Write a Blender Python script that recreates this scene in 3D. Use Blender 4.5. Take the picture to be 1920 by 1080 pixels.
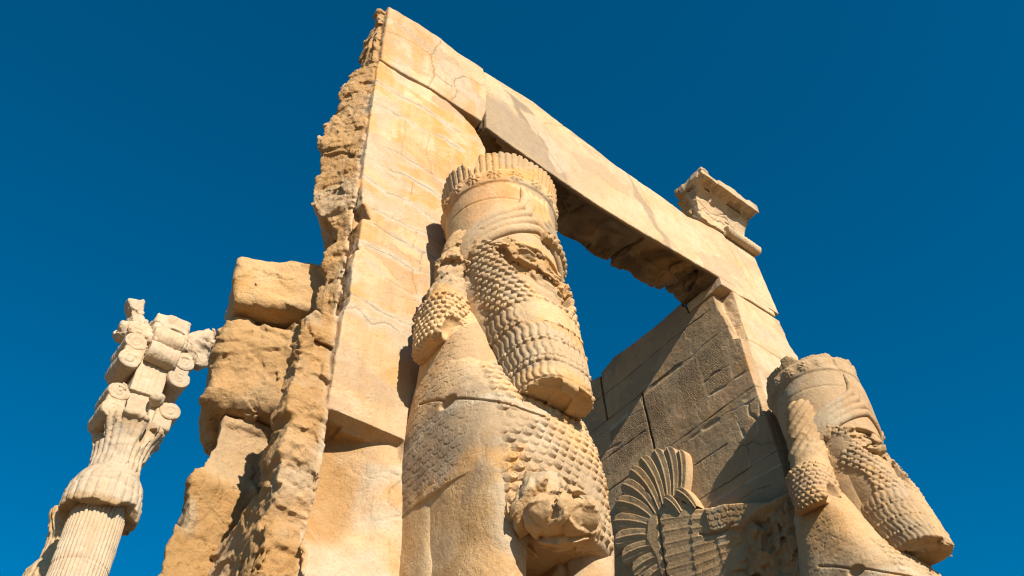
import bpy, math, random
import numpy as np
from math import radians, sin, cos, pi
from concurrent.futures import ThreadPoolExecutor
import openvdb

for o in list(bpy.data.objects):
    bpy.data.objects.remove(o)
SC = bpy.context.scene
COL = SC.collection

# ------------------------------------------------------------------ camera
def cam_axes(a, b, c):
    fw = np.array([sin(a)*cos(b), cos(a)*cos(b), sin(b)])
    r0 = np.array([cos(a), -sin(a), 0.0]); u0 = np.cross(r0, fw)
    return r0*cos(c)+u0*sin(c), -r0*sin(c)+u0*cos(c), fw
CR, CU, CF = cam_axes(0.710013708, 0.836984625, -0.0642973927)
from mathutils import Matrix
cam_d = bpy.data.cameras.new('camera'); cam = bpy.data.objects.new('camera', cam_d); COL.objects.link(cam)
cam_d.sensor_width = 36.0; cam_d.lens = 36.0*1654.456/1920.0
cam_d.clip_start = 0.05; cam_d.clip_end = 20000
M = Matrix.Identity(4)
for i in range(3):
    M[i][0] = CR[i]; M[i][1] = CU[i]; M[i][2] = -CF[i]
M[0][3], M[1][3], M[2][3] = 0.0, 0.0, 1.6
cam.matrix_world = M
SC.camera = cam

# ------------------------------------------------------------------ sky, sun, exposure
SUN_EL, SUN_AZ = radians(27.0), radians(10.0)     # travels towards +y, a little towards +x
W = bpy.data.worlds.new('World'); SC.world = W; W.use_nodes = True
nt = W.node_tree; nt.nodes.clear()
sky = nt.nodes.new('ShaderNodeTexSky'); sky.sky_type = 'NISHITA'; sky.sun_disc = False
sky.sun_elevation = SUN_EL; sky.sun_rotation = pi+SUN_AZ
sky.altitude = 1600; sky.air_density = 1.0; sky.dust_density = 0.3; sky.ozone_density = 3.0
hs = nt.nodes.new('ShaderNodeHueSaturation'); hs.inputs['Saturation'].default_value = 1.62; hs.inputs['Hue'].default_value = 0.487
bg = nt.nodes.new('ShaderNodeBackground'); bg.inputs[1].default_value = 0.068
wo = nt.nodes.new('ShaderNodeOutputWorld')
nt.links.new(sky.outputs[0], hs.inputs['Color']); nt.links.new(hs.outputs[0], bg.inputs[0]); nt.links.new(bg.outputs[0], wo.inputs[0])
sun_d = bpy.data.lights.new('sun', 'SUN'); sun = bpy.data.objects.new('sun', sun_d); COL.objects.link(sun)
sun_d.energy = 5.0; sun_d.angle = radians(0.5); sun_d.color = (1.0, 0.885, 0.73)
from mathutils import Vector
sun.rotation_euler = Vector((sin(SUN_AZ)*cos(SUN_EL), cos(SUN_AZ)*cos(SUN_EL), -sin(SUN_EL))).to_track_quat('-Z', 'Y').to_euler()
sun.location = (-6, -30, 20)
SC.view_settings.view_transform = 'Standard'; SC.view_settings.look = 'None'
SC.view_settings.exposure = 1.0; SC.view_settings.gamma = 1.0
SC.cycles.use_denoising = True; SC.cycles.pixel_filter_type = 'BLACKMAN_HARRIS'; SC.cycles.filter_width = 1.2
SC.cycles.max_bounces = 6; SC.cycles.diffuse_bounces = 4

# ------------------------------------------------------------------ numpy noise and fields
F = np.float32
rng = np.random.RandomState(7)
PERM = np.concatenate([rng.permutation(256)]*3).astype(np.int32)
g = rng.normal(size=(256, 3)); g /= np.linalg.norm(g, axis=1)[:, None]; GRAD = g.astype(F)
def perlin(x, y, z):
    xi = np.floor(x).astype(np.int32); yi = np.floor(y).astype(np.int32); zi = np.floor(z).astype(np.int32)
    fx = (x-xi).astype(F); fy = (y-yi).astype(F); fz = (z-zi).astype(F)
    u = fx*fx*fx*(fx*(fx*6-15)+10); v = fy*fy*fy*(fy*(fy*6-15)+10); w = fz*fz*fz*(fz*(fz*6-15)+10)
    xi &= 255; yi &= 255; zi &= 255
    def c(dx, dy, dz):
        h = PERM[PERM[PERM[xi+dx]+yi+dy]+zi+dz]
        gr = GRAD[h & 255]
        return gr[:, 0]*(fx-dx)+gr[:, 1]*(fy-dy)+gr[:, 2]*(fz-dz)
    x00 = c(0,0,0); x00 += u*(c(1,0,0)-x00); x10 = c(0,1,0); x10 += u*(c(1,1,0)-x10)
    x01 = c(0,0,1); x01 += u*(c(1,0,1)-x01); x11 = c(0,1,1); x11 += u*(c(1,1,1)-x11)
    x00 += v*(x10-x00); x01 += v*(x11-x01)
    return (x00+w*(x01-x00))*1.6
def fbm(P, f, oct=3, seed=0.0, gain=0.5, sx=1, sy=1, sz=1):
    s = 0; a = 1.0; t = 0
    for i in range(oct):
        k = f*2.03**i
        s = s+a*perlin(P[0]*k*sx+seed+i*17.3, P[1]*k*sy+seed*1.7+i*5.1, P[2]*k*sz-seed+i*9.7); t += a; a *= gain
    return s/t
def ridge(P, f, oct=3, seed=0.0, gain=0.5, sz=1):
    s = 0; a = 1.0; t = 0
    for i in range(oct):
        k = f*2.1**i
        s = s+a*(1-2*np.abs(perlin(P[0]*k+seed+i*11.3, P[1]*k+seed*1.3+i*3.1, P[2]*k*sz-seed+i*7.7))); t += a; a *= gain
    return s/t
def chip(P, f, seed=0.0, sz=1.0):
    """angular fracture: every cell of a jittered grid is a tilted plane with an offset of its own"""
    x = P[0]*f+seed*3.1; y = P[1]*f-seed*1.7; z = P[2]*f*sz+seed*2.3
    n = perlin(x*0.9, y*0.9, z*0.9); x = x+0.25*n; z = z-0.25*n
    xi = np.floor(x-0.5).astype(np.int32); yi = np.floor(y-0.5).astype(np.int32); zi = np.floor(z-0.5).astype(np.int32)
    best = np.full(x.shape, 9, F); out = np.zeros(x.shape, F)
    for dx in (0, 1):
        for dy in (0, 1):
            for dz in (0, 1):
                a, b, c = xi+dx, yi+dy, zi+dz
                h = PERM[PERM[PERM[a & 255]+(b & 255)]+(c & 255)] & 255; h2 = PERM[h+7]; gr = GRAD[h]; g2 = GRAD[h2]
                rx = x-(a+0.5+0.32*g2[:, 0]); ry = y-(b+0.5+0.32*g2[:, 1]); rz = z-(c+0.5+0.32*g2[:, 2])
                d = rx*rx+ry*ry+rz*rz
                v = 0.75*(rx*gr[:, 0]+ry*gr[:, 1]+rz*gr[:, 2])+(h2/255.0-0.5)*0.9
                m = d < best; best = np.where(m, d, best); out = np.where(m, v, out)
    return out.astype(F)
def sstep(a, b, x):
    t = np.clip((x-a)/(b-a), 0, 1); return t*t*(3-2*t)
def smin(a, b, k):
    h = np.clip(0.5+0.5*(b-a)/k, 0, 1); return b+(a-b)*h-k*h*(1-h)
def smax(a, b, k): return -smin(-a, -b, k)
def box(P, lo, hi, r=0.0):
    q = [np.abs(P[i]-(lo[i]+hi[i])/2)-(hi[i]-lo[i])/2+r for i in range(3)]
    m = np.maximum
    return np.sqrt(m(q[0],0)**2+m(q[1],0)**2+m(q[2],0)**2)+np.minimum(m(q[0], m(q[1], q[2])), 0)-r
def ell(P, c, r):
    a = [(P[i]-c[i])/r[i] for i in range(3)]; b = [(P[i]-c[i])/r[i]**2 for i in range(3)]
    k0 = np.sqrt(a[0]**2+a[1]**2+a[2]**2); k1 = np.sqrt(b[0]**2+b[1]**2+b[2]**2)+1e-6
    return k0*(k0-1)/k1
def capsule(P, a, b, ra, rb):
    a = np.array(a, float); b = np.array(b, float); d = b-a
    t = np.clip(((P[0]-a[0])*d[0]+(P[1]-a[1])*d[1]+(P[2]-a[2])*d[2])/(d@d), 0, 1)
    return np.sqrt((P[0]-a[0]-t*d[0])**2+(P[1]-a[1]-t*d[1])**2+(P[2]-a[2]-t*d[2])**2)-(ra+(rb-ra)*t)
def rotP(P, c, rz=0, rx=0, ry=0):
    x, y, z = P[0]-c[0], P[1]-c[1], P[2]-c[2]
    if rz: x, y = x*cos(rz)+y*sin(rz), -x*sin(rz)+y*cos(rz)
    if rx: y, z = y*cos(rx)+z*sin(rx), -y*sin(rx)+z*cos(rx)
    if ry: x, z = x*cos(ry)+z*sin(ry), -x*sin(ry)+z*cos(ry)
    return [x, y, z]
def pline(u, v, pts):
    d = np.full(u.shape, 1e3, F)
    for (a, b), (c, e) in zip(pts[:-1], pts[1:]):
        dx, dy = c-a, e-b; L = dx*dx+dy*dy+1e-9
        t = np.clip(((u-a)*dx+(v-b)*dy)/L, 0, 1)
        d = np.minimum(d, (u-a-t*dx)**2+(v-b-t*dy)**2)
    return np.sqrt(d)
def poly2(u, v, pts):
    d = pline(u, v, pts+[pts[0]]); ins = np.zeros(u.shape, bool)
    for (a, b), (c, e) in zip(pts, pts[1:]+[pts[0]]):
        if b == e: continue
        ins ^= ((b > v) != (e > v)) & (u < (c-a)*(v-b)/(e-b)+a)
    return np.where(ins, -d, d)
def ip(x, table):
    xs = [t[0] for t in table]; ys = [t[1] for t in table]
    return np.interp(x, xs, ys).astype(F)

POOL = ThreadPoolExecutor(4)
def evalP(fn, pts):
    n = len(pts); step = 120000
    ch = [pts[i:i+step] for i in range(0, n, step)]
    res = list(POOL.map(lambda q: np.asarray(fn([q[:, 0], q[:, 1], q[:, 2]]), F), ch))
    return np.concatenate(res) if res else np.zeros(0, F)

def link_mesh(name, V, Fc, mat, parent=None, loc=(0, 0, 0), mask=None, smooth=True):
    me = bpy.data.meshes.new(name)
    V = np.asarray(V, F)
    if mask is not None:
        mk = np.asarray(mask, F)
    V = V-np.asarray(loc, F)
    Fc = np.asarray(Fc, np.int32); k = Fc.shape[1]
    me.vertices.add(len(V)); me.vertices.foreach_set('co', V.ravel())
    me.loops.add(Fc.size); me.loops.foreach_set('vertex_index', Fc.ravel())
    me.polygons.add(len(Fc)); me.polygons.foreach_set('loop_start', np.arange(0, Fc.size, k, dtype=np.int32))
    me.update(calc_edges=True); me.validate()
    if smooth: me.polygons.foreach_set('use_smooth', np.ones(len(me.polygons), bool))
    if mask is not None:
        at = me.attributes.new('mk', 'FLOAT_COLOR', 'POINT'); at.data.foreach_set('color', mk.ravel())
    me.materials.append(mat)
    o = bpy.data.objects.new(name, me); COL.objects.link(o)
    if parent is not None: o.parent = parent
    else: o.location = loc
    return o

def drop_crumbs(pt, qd):
    """remove loose crumbs of rock that float free of the body"""
    lab = np.arange(len(pt))
    for it in range(60):
        m = lab[qd].min(1); old = lab.copy()
        for c in range(4): np.minimum.at(lab, qd[:, c], m)
        np.minimum.at(lab, old, lab)
        for k in range(3): lab = lab[lab]
        if (lab == old).all(): break
    cnt = np.bincount(lab, minlength=len(pt))
    keep = cnt[lab] >= max(0.03*len(pt), 1)
    if keep.all(): return pt, qd
    new = np.cumsum(keep)-1
    qd = qd[keep[qd].all(1)]
    return pt[keep], new[qd]
def sdf_mesh(name, fn, lo, hi, h, mat, parent=None, loc=None, maskfn=None, margin=0.0):
    if loc is None: loc = tuple(parent.location) if parent is not None else (0, 0, 0)
    lo = np.array(lo, float)-3*h; hi = np.array(hi, float)+3*h
    nb = np.ceil((hi-lo)/(8*h)).astype(int)
    dims = nb*8
    I, J, K = np.meshgrid(np.arange(nb[0]), np.arange(nb[1]), np.arange(nb[2]), indexing='ij')
    B = np.stack([I.ravel(), J.ravel(), K.ravel()], 1)
    cen = (lo+(B*8+3.5)*h).astype(F)
    dc = evalP(fn, cen)
    A = np.repeat(np.repeat(np.repeat(np.where(dc.reshape(nb) < 0, F(-4*h), F(4*h)), 8, 0), 8, 1), 8, 2)
    act = np.abs(dc) < 7.3*h+margin
    Bs = B[act]
    off = np.stack(np.meshgrid(*[np.arange(8)]*3, indexing='ij'), -1).reshape(-1, 3)
    A8 = A.reshape(nb[0], 8, nb[1], 8, nb[2], 8)
    for s in range(0, len(Bs), 4000):
        bb = Bs[s:s+4000]
        pts = (lo+(bb[:, None, :]*8+off[None])*h).reshape(-1, 3).astype(F)
        d = np.clip(evalP(fn, pts), -4*h, 4*h).reshape(-1, 8, 8, 8)
        A8[bb[:, 0], :, bb[:, 1], :, bb[:, 2], :] = d
    A = A8.reshape(dims)
    for ax in range(3):
        sl = [slice(None)]*3
        for e in (0, -1):
            sl[ax] = e; A[tuple(sl)] = np.maximum(A[tuple(sl)], F(0.5*h))
    gr = openvdb.FloatGrid(); gr.background = 4*h
    gr.copyFromArray(np.ascontiguousarray(A, dtype=F), tolerance=0.0)
    pt, qd = gr.convertToQuads(isovalue=0.0)
    pt = lo+np.asarray(pt)*h
    qd = np.asarray(qd)[:, ::-1].astype(np.int64)
    pt, qd = drop_crumbs(pt, qd)
    mk = evalM(maskfn, pt.astype(F)) if maskfn else np.zeros((len(pt), 4), F)
    return link_mesh(name, pt, qd, mat, parent, loc, mk)
def evalM(fn, pts):
    ch = [pts[i:i+120000] for i in range(0, len(pts), 120000)]
    return np.concatenate(list(POOL.map(lambda q: np.stack([np.broadcast_to(np.asarray(c, F), (len(q),)) for c in fn([q[:, 0], q[:, 1], q[:, 2]])], 1), ch)))

def grid_mesh(name, Pts, mat, parent=None, loc=None, wrap=False, mask=None):
    """Pts: (nu, nv, 3)"""
    if loc is None: loc = tuple(parent.location) if parent is not None else (0, 0, 0)
    nu, nv = Pts.shape[:2]
    idx = np.arange(nu*nv).reshape(nu, nv)
    if wrap: idx = np.concatenate([idx, idx[:1]], 0)
    q = np.stack([idx[:-1, :-1], idx[1:, :-1], idx[1:, 1:], idx[:-1, 1:]], -1).reshape(-1, 4)
    return link_mesh(name, Pts.reshape(-1, 3), q, mat, parent, loc, np.zeros((nu*nv, 4), F) if mask is None else mask)

def thing(name, label, cat, loc, group=None):
    o = bpy.data.objects.new(name, None); COL.objects.link(o); o.location = loc; o.empty_display_size = 0.3
    o['label'] = label; o['category'] = cat; o['kind'] = 'thing'
    if group: o['group'] = group
    return o
def tag(o, label, cat, group=None):
    o['label'] = label; o['category'] = cat; o['kind'] = 'thing'
    if group: o['group'] = group
    return o

# ------------------------------------------------------------------ materials
def stone(name, pale, warm, grey, rough_c=None, streak=0.5, warm_amt=0.5, grey_amt=0.35, bump=1.0, fine=1.0, text=False, off=0.0, veins=0.12, patch=0.5):
    """limestone: pale ground colour, warm iron stains running down, grey weathering, mask channels:
    r mortar and plaster, g cracks and the dark tone of the beam underside, b freshly broken rock, a grey or dark patches"""
    m = bpy.data.materials.new(name); m.use_nodes = True
    t = m.node_tree; N = t.nodes; L = t.links; N.clear()
    def nd(ty, **k):
        n = N.new(ty)
        for a, b in k.items(): setattr(n, a, b)
        return n
    def noise(vec, scale, det=4, rough=0.55, dist=0.0):
        n = nd('ShaderNodeTexNoise'); n.inputs['Scale'].default_value = scale; n.inputs['Detail'].default_value = det
        n.inputs['Roughness'].default_value = rough; n.inputs['Distortion'].default_value = dist
        L.new(vec, n.inputs['Vector']); return n.outputs['Fac']
    def ramp(fac, a, b, lo=0.0, hi=1.0):
        n = nd('ShaderNodeMapRange'); n.inputs['From Min'].default_value = a; n.inputs['From Max'].default_value = b
        n.inputs['To Min'].default_value = lo; n.inputs['To Max'].default_value = hi; n.clamp = True
        L.new(fac, n.inputs['Value']); return n.outputs[0]
    def math_(op, a, b):
        n = nd('ShaderNodeMath', operation=op)
        for i, x in enumerate((a, b)):
            if isinstance(x, (int, float)): n.inputs[i].default_value = x
            else: L.new(x, n.inputs[i])
        return n.outputs[0]
    def mix(fac, a, b, mode='MIX'):
        n = nd('ShaderNodeMix', data_type='RGBA', blend_type=mode)
        if isinstance(fac, (int, float)): n.inputs[0].default_value = fac
        else: L.new(fac, n.inputs[0])
        for i, x in ((6, a), (7, b)):
            if isinstance(x, tuple): n.inputs[i].default_value = (*x, 1)
            else: L.new(x, n.inputs[i])
        return n.outputs[2]
    geo = nd('ShaderNodeNewGeometry'); pos = geo.outputs['Position']
    add = nd('ShaderNodeVectorMath', operation='ADD'); add.inputs[1].default_value = (off, off*1.7, off*0.6); L.new(pos, add.inputs[0]); pos0 = pos; pos = add.outputs[0]
    mp = nd('ShaderNodeMapping'); mp.inputs['Scale'].default_value = (1, 1, 0.16); L.new(pos, mp.inputs['Vector']); st = mp.outputs[0]
    at = nd('ShaderNodeAttribute', attribute_name='mk'); sep = nd('ShaderNodeSeparateColor'); L.new(at.outputs['Color'], sep.inputs[0])
    mo, cr, br, gr = sep.outputs[0], sep.outputs[1], sep.outputs[2], at.outputs['Alpha']
    n1 = noise(pos, 1.1, 5, 0.6, 0.4); n2 = noise(st, 5.5, 4, 0.6, 0.2); n3 = noise(pos, 7.0, 6, 0.65); n4 = noise(pos, 46, 5, 0.7); n5 = noise(pos, 0.55, 4, 0.55, 0.8)
    # stones of different colour: distorted cells, wider than tall
    pd = nd('ShaderNodeTexNoise'); pd.inputs['Scale'].default_value = 1.7; pd.inputs['Detail'].default_value = 6; pd.inputs['Roughness'].default_value = 0.6; L.new(pos, pd.inputs['Vector'])
    ps = nd('ShaderNodeVectorMath', operation='SCALE'); ps.inputs['Scale'].default_value = 0.55; L.new(pd.outputs['Color'], ps.inputs[0])
    pa = nd('ShaderNodeVectorMath', operation='ADD'); L.new(pos, pa.inputs[0]); L.new(ps.outputs[0], pa.inputs[1])
    pm = nd('ShaderNodeMapping'); pm.inputs['Scale'].default_value = (1.7, 1.7, 3.4); L.new(pa.outputs[0], pm.inputs['Vector'])
    pv = nd('ShaderNodeTexVoronoi'); pv.inputs['Scale'].default_value = 1.0; L.new(pm.outputs[0], pv.inputs['Vector'])
    psep = nd('ShaderNodeSeparateColor'); L.new(pv.outputs['Color'], psep.inputs[0])
    warmf = math_('ADD', math_('MULTIPLY', ramp(n2, 0.45, 0.60), streak), math_('MULTIPLY', ramp(n1, 0.44, 0.62), 1-streak*0.5))
    warmf = math_('MULTIPLY', warmf, warm_amt)
    c = mix(warmf, pale, warm)
    c = mix(math_('MULTIPLY', ramp(psep.outputs[0], 0.5, 0.9), 0.65*patch), c, warm)
    c = mix(math_('MULTIPLY', ramp(psep.outputs[1], 0.55, 0.8), 0.6*patch), c, tuple(min(1, x*1.12) for x in pale))
    c = mix(math_('MULTIPLY', ramp(psep.outputs[2], 0.62, 0.85), 0.7*patch), c, grey)
    c = mix(math_('MULTIPLY', ramp(psep.outputs[0], 0.25, 0.1), 0.35*patch), c, (0.42, 0.24, 0.14))
    c = mix(math_('MULTIPLY', ramp(math_('ADD', n5, math_('MULTIPLY', math_('SUBTRACT', n3, 0.5), 0.5)), 0.50, 0.62), grey_amt), c, grey)
    if rough_c:
        rc = mix(ramp(n3, 0.35, 0.65), rough_c, tuple(x*0.78 for x in rough_c[:1])+(rough_c[1]*0.68, rough_c[2]*0.55))
        rc = mix(math_('MULTIPLY', ramp(n1, 0.5, 0.68), 0.6), rc, pale)
        c = mix(math_('MULTIPLY', br, 0.9), c, rc)
    c = mix(gr, c, mix(ramp(n3, 0.4, 0.6), grey, tuple(x*0.8 for x in grey)))
    c = mix(math_('MULTIPLY', mo, ramp(n3, 0.2, 0.5, 0.55, 1.0)), c, (0.37, 0.305, 0.215))
    # mottling, small dark pits and thin dirt
    c = mix(ramp(n4, 0.28, 0.48, 0.42, 0.0), c, (0.13, 0.075, 0.035))
    c = mix(ramp(n3, 0.3, 0.6, 0.30, 0.0), c, (0.22, 0.12, 0.045))
    n6 = noise(st, 13.0, 5, 0.7, 0.5); c = mix(math_('MULTIPLY', ramp(n6, 0.52, 0.72, 0.0, 0.34), ramp(n5, 0.4, 0.6)), c, (0.19, 0.13, 0.08))
    vo = nd('ShaderNodeTexVoronoi', feature='DISTANCE_TO_EDGE'); vo.inputs['Scale'].default_value = 1.3
    wv = nd('ShaderNodeVectorMath', operation='ADD'); nc = nd('ShaderNodeTexNoise'); nc.inputs['Scale'].default_value = 2.2; nc.inputs['Detail'].default_value = 5
    L.new(pos, nc.inputs['Vector']); sc = nd('ShaderNodeVectorMath', operation='SCALE'); sc.inputs['Scale'].default_value = 0.9
    L.new(nc.outputs['Color'], sc.inputs[0]); L.new(pos, wv.inputs[0]); L.new(sc.outputs[0], wv.inputs[1]); L.new(wv.outputs[0], vo.inputs['Vector'])
    vein = math_('MULTIPLY', ramp(vo.outputs['Distance'], 0.0, 0.022, 1.0, 0.0), ramp(n1, 0.40, 0.56))
    c = mix(math_('MULTIPLY', vein, veins), c, tuple(min(1, x*1.35) for x in pale))
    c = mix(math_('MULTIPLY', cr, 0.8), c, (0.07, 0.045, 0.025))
    hgt = math_('ADD', math_('MULTIPLY', n3, 0.016), math_('MULTIPLY', n4, 0.0065*fine))
    hgt = math_('ADD', hgt, math_('MULTIPLY', noise(pos, 19, 5, 0.7), 0.0105))
    hgt = math_('ADD', hgt, math_('MULTIPLY', math_('MULTIPLY', noise(pos, 24, 6, 0.72), 0.034), br))
    hgt = math_('ADD', hgt, math_('MULTIPLY', vein, -0.004))
    if text:
        tx = text(nd, L, math_, ramp, pos0)
        c = mix(math_('MULTIPLY', tx[0], 0.62), c, (0.075, 0.04, 0.015))
        hgt = math_('ADD', hgt, math_('MULTIPLY', tx[1], -0.012))
    bp = nd('ShaderNodeBump'); bp.inputs['Strength'].default_value = 0.8*bump; bp.inputs['Distance'].default_value = 1.0; L.new(hgt, bp.inputs['Height'])
    bs = nd('ShaderNodeBsdfPrincipled'); L.new(c, bs.inputs['Base Color']); L.new(bp.outputs[0], bs.inputs['Normal'])
    bs.inputs['Roughness'].default_value = 0.9; bs.inputs['Specular IOR Level'].default_value = 0.25
    ou = nd('ShaderNodeOutputMaterial'); L.new(bs.outputs[0], ou.inputs[0])
    return m

def cuneiform(nd, L, math_, ramp, pos):
    """rows of small wedges inside four panels of the passage wall (y, z ranges)"""
    s = nd('ShaderNodeSeparateXYZ'); L.new(pos, s.inputs[0]); y, z = s.outputs[1], s.outputs[2]
    tot = None
    for y0, y1, z0, z1 in ((4.70, 5.02, 8.44, 9.07), (4.30, 4.665, 8.43, 9.07), (5.335, 5.61, 8.30, 9.06), (5.645, 6.31, 8.36, 8.95)):
        a = math_('MULTIPLY', math_('GREATER_THAN', y, y0), math_('LESS_THAN', y, y1))
        b = math_('MULTIPLY', math_('GREATER_THAN', z, z0), math_('LESS_THAN', z, z1))
        ab = math_('MULTIPLY', a, b); tot = ab if tot is None else math_('ADD', tot, ab)
    cmb = nd('ShaderNodeCombineXYZ'); L.new(y, cmb.inputs[0])
    row = math_('FLOOR', math_('MULTIPLY', z, 1/0.034), 0.0)
    L.new(math_('MULTIPLY', z, 0.6), cmb.inputs[1]); L.new(math_('MULTIPLY', row, 3.7), cmb.inputs[2])
    v = nd('ShaderNodeTexVoronoi'); v.inputs['Scale'].default_value = 42; v.inputs['Randomness'].default_value = 1.0; L.new(cmb.outputs[0], v.inputs['Vector'])
    wedge = ramp(v.outputs['Distance'], 0.22, 0.42, 1.0, 0.0)
    fr = math_('FRACT', math_('MULTIPLY', z, 1/0.034), 0.0)
    line = ramp(math_('ABSOLUTE', math_('SUBTRACT', fr, 0.5), 0.0), 0.40, 0.49)
    mk = math_('MAXIMUM', math_('MULTIPLY', wedge, 0.8), line)
    return math_('MULTIPLY', math_('ADD', math_('MULTIPLY', mk, 0.75), 0.3), tot), math_('MULTIPLY', mk, tot)

PALE, WARM, GREY = (0.475, 0.355, 0.228), (0.46, 0.24, 0.08), (0.29, 0.225, 0.15)
ROUGH = (0.40, 0.245, 0.10)
M_PIER = stone('honey_limestone', PALE, WARM, GREY, ROUGH, 0.7, 1.05, 0.35, patch=0.9)
M_LINTEL = stone('cream_limestone', (0.44, 0.34, 0.222), (0.45, 0.275, 0.12), (0.25, 0.195, 0.135), ROUGH, 0.25, 0.5, 0.35, off=3.3)
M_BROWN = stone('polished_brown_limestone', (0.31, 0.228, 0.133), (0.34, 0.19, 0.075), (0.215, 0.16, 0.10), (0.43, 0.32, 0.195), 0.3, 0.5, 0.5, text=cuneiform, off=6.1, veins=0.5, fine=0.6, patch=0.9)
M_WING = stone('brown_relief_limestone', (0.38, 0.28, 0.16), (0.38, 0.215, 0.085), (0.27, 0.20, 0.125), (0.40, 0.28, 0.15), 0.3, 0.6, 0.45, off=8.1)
M_ROCK = stone('rough_limestone', (0.42, 0.30, 0.165), (0.42, 0.23, 0.075), (0.29, 0.215, 0.13), ROUGH, 0.3, 0.8, 0.35, bump=1.2, off=1.2)
M_STAT = stone('carved_limestone', (0.475, 0.345, 0.20), (0.47, 0.245, 0.07), (0.31, 0.24, 0.16), (0.42, 0.28, 0.14), 0.45, 1.1, 0.4, bump=0.7, off=9.4, patch=0.9)
M_STAT2 = stone('carved_brown_limestone', (0.38, 0.275, 0.16), (0.385, 0.22, 0.085), (0.28, 0.21, 0.135), (0.38, 0.26, 0.135), 0.35, 0.6, 0.45, bump=0.8, off=14.4)
M_COL = stone('pale_grey_limestone', (0.41, 0.335, 0.24), (0.40, 0.28, 0.16), (0.29, 0.245, 0.19), (0.38, 0.27, 0.15), 0.4, 0.5, 0.5, off=4.7)
M_COL2 = stone('ochre_column_limestone', (0.41, 0.30, 0.18), (0.42, 0.25, 0.10), (0.3, 0.235, 0.15), (0.42, 0.27, 0.12), 0.4, 0.8, 0.35, off=5.9)
M_GROUND = stone('dusty_gravel', (0.24, 0.175, 0.105), (0.22, 0.15, 0.08), (0.18, 0.14, 0.09), None, 0.2, 0.4, 0.3)

# ------------------------------------------------------------------ ground
n = 41; a = np.sinh(np.linspace(-1, 1, n)*7.0); a = a/a.max()*6000
GX, GY = np.meshgrid(a, a, indexing='ij')
gz = 0.02*np.sin(GX*1.3)*np.cos(GY*0.9)-0.02
ground = grid_mesh('ground', np.stack([GX, GY, gz], -1), M_GROUND); ground['kind'] = 'structure'

# ------------------------------------------------------------------ shared carving fields
def jitter(P, f=6.0, a=0.02, seed=2.0): return a*fbm(P, f, 2, seed)
def rockd(P, seed, big=0.07, mid=0.035, small=0.012, f=1.6, sz=1.0):
    d = big*fbm(P, f, 2, seed, sz=sz)+mid*ridge(P, f*3.2, 2, seed+3, sz=sz)*0.6
    return d+small*ridge(P, 16, 2, seed+8)-small*0.3*0

# ------------------------------------------------------------------ left pier
PJ = [  # bed joints of the left pier front: x, z
    [(1.8, 9.05), (2.0, 9.07), (2.17, 9.13), (2.38, 9.07), (2.65, 9.21), (2.9, 9.18)],
    [(1.8, 9.5), (2.1, 9.46), (2.4, 9.52), (2.8, 9.47), (3.2, 9.53)],
    [(1.88, 8.42), (2.2, 8.49), (2.43, 8.48), (2.61, 8.46), (3.0, 8.5)],
    [(1.86, 8.18), (2.04, 8.14), (2.3, 8.2), (2.55, 8.21), (2.76, 8.14), (3, 8.1)],
    [(1.98, 7.47), (2.23, 7.51), (2.36, 7.5), (2.51, 7.54), (2.66, 7.51), (3, 7.5)],
    [(1.8, 7.87), (2.1, 7.8), (2.3, 7.86), (2.6, 7.78)],
    [(2.02, 7.3), (2.13, 7.28), (2.37, 7.28), (2.51, 7.29), (2.66, 7.26), (3, 7.27)],
    [(1.89, 6.99), (2.1, 7.02), (2.26, 7.03), (2.42, 6.99), (2.61, 7.06), (3, 7.0)],
    [(1.95, 6.83), (2.09, 6.77), (2.2, 6.71), (2.32, 6.71), (2.53, 6.7), (3, 6.72)],
    [(1.86, 6.39), (2.01, 6.38), (2.18, 6.36), (2.42, 6.36), (2.8, 6.35)],
    [(1.84, 6.19), (1.95, 6.27), (2.07, 6.18), (2.2, 6.26), (2.43, 6.24), (2.8, 6.2)],
    [(1.84, 4.95), (2.01, 5.02), (2.17, 5.01), (2.42, 5.0), (2.8, 5.02)],
    [(1.82, 4.57), (1.88, 4.64), (2.04, 4.64), (2.17, 4.65), (2.31, 4.66), (2.45, 4.72), (2.8, 4.7)]]
PV = [[(1.98, 4.86), (2.0, 4.74), (2.03, 4.66)], [(2.41, 4.98), (2.36, 4.85), (2.34, 4.78), (2.4, 4.73)], [(2.2, 9.13), (2.23, 8.8), (2.2, 8.5)],
      [(2.5, 9.1), (2.47, 8.8), (2.55, 8.48)], [(2.42, 7.5), (2.4, 7.28)], [(2.4, 7.0), (2.44, 6.72)], [(2.5, 7.28), (2.46, 7.02)], [(2.35, 8.18), (2.32, 7.85)]]
def pier_front(P):
    x, z = P[0], P[2]
    rec = 0.26*sstep(5.285, 5.268, z+0.008*fbm(P, 7, 2, 4.0))*sstep(3.9, 4.9, z)*(1-0.75*sstep(1.95, 2.38, x))*sstep(2.44, 2.40, x)*(1-sstep(2.2, 2.42, x)*sstep(5.22, 5.0, z))
    yf = 4.0+rec+0.010*fbm(P, 2.2, 3, 1.0)+0.004*fbm(P, 11, 2, 6.0)
    yf = yf+sstep(5.1, 4.7, z)*0.022*fbm(P, 4.5, 3, 12.0)
    return yf
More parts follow.
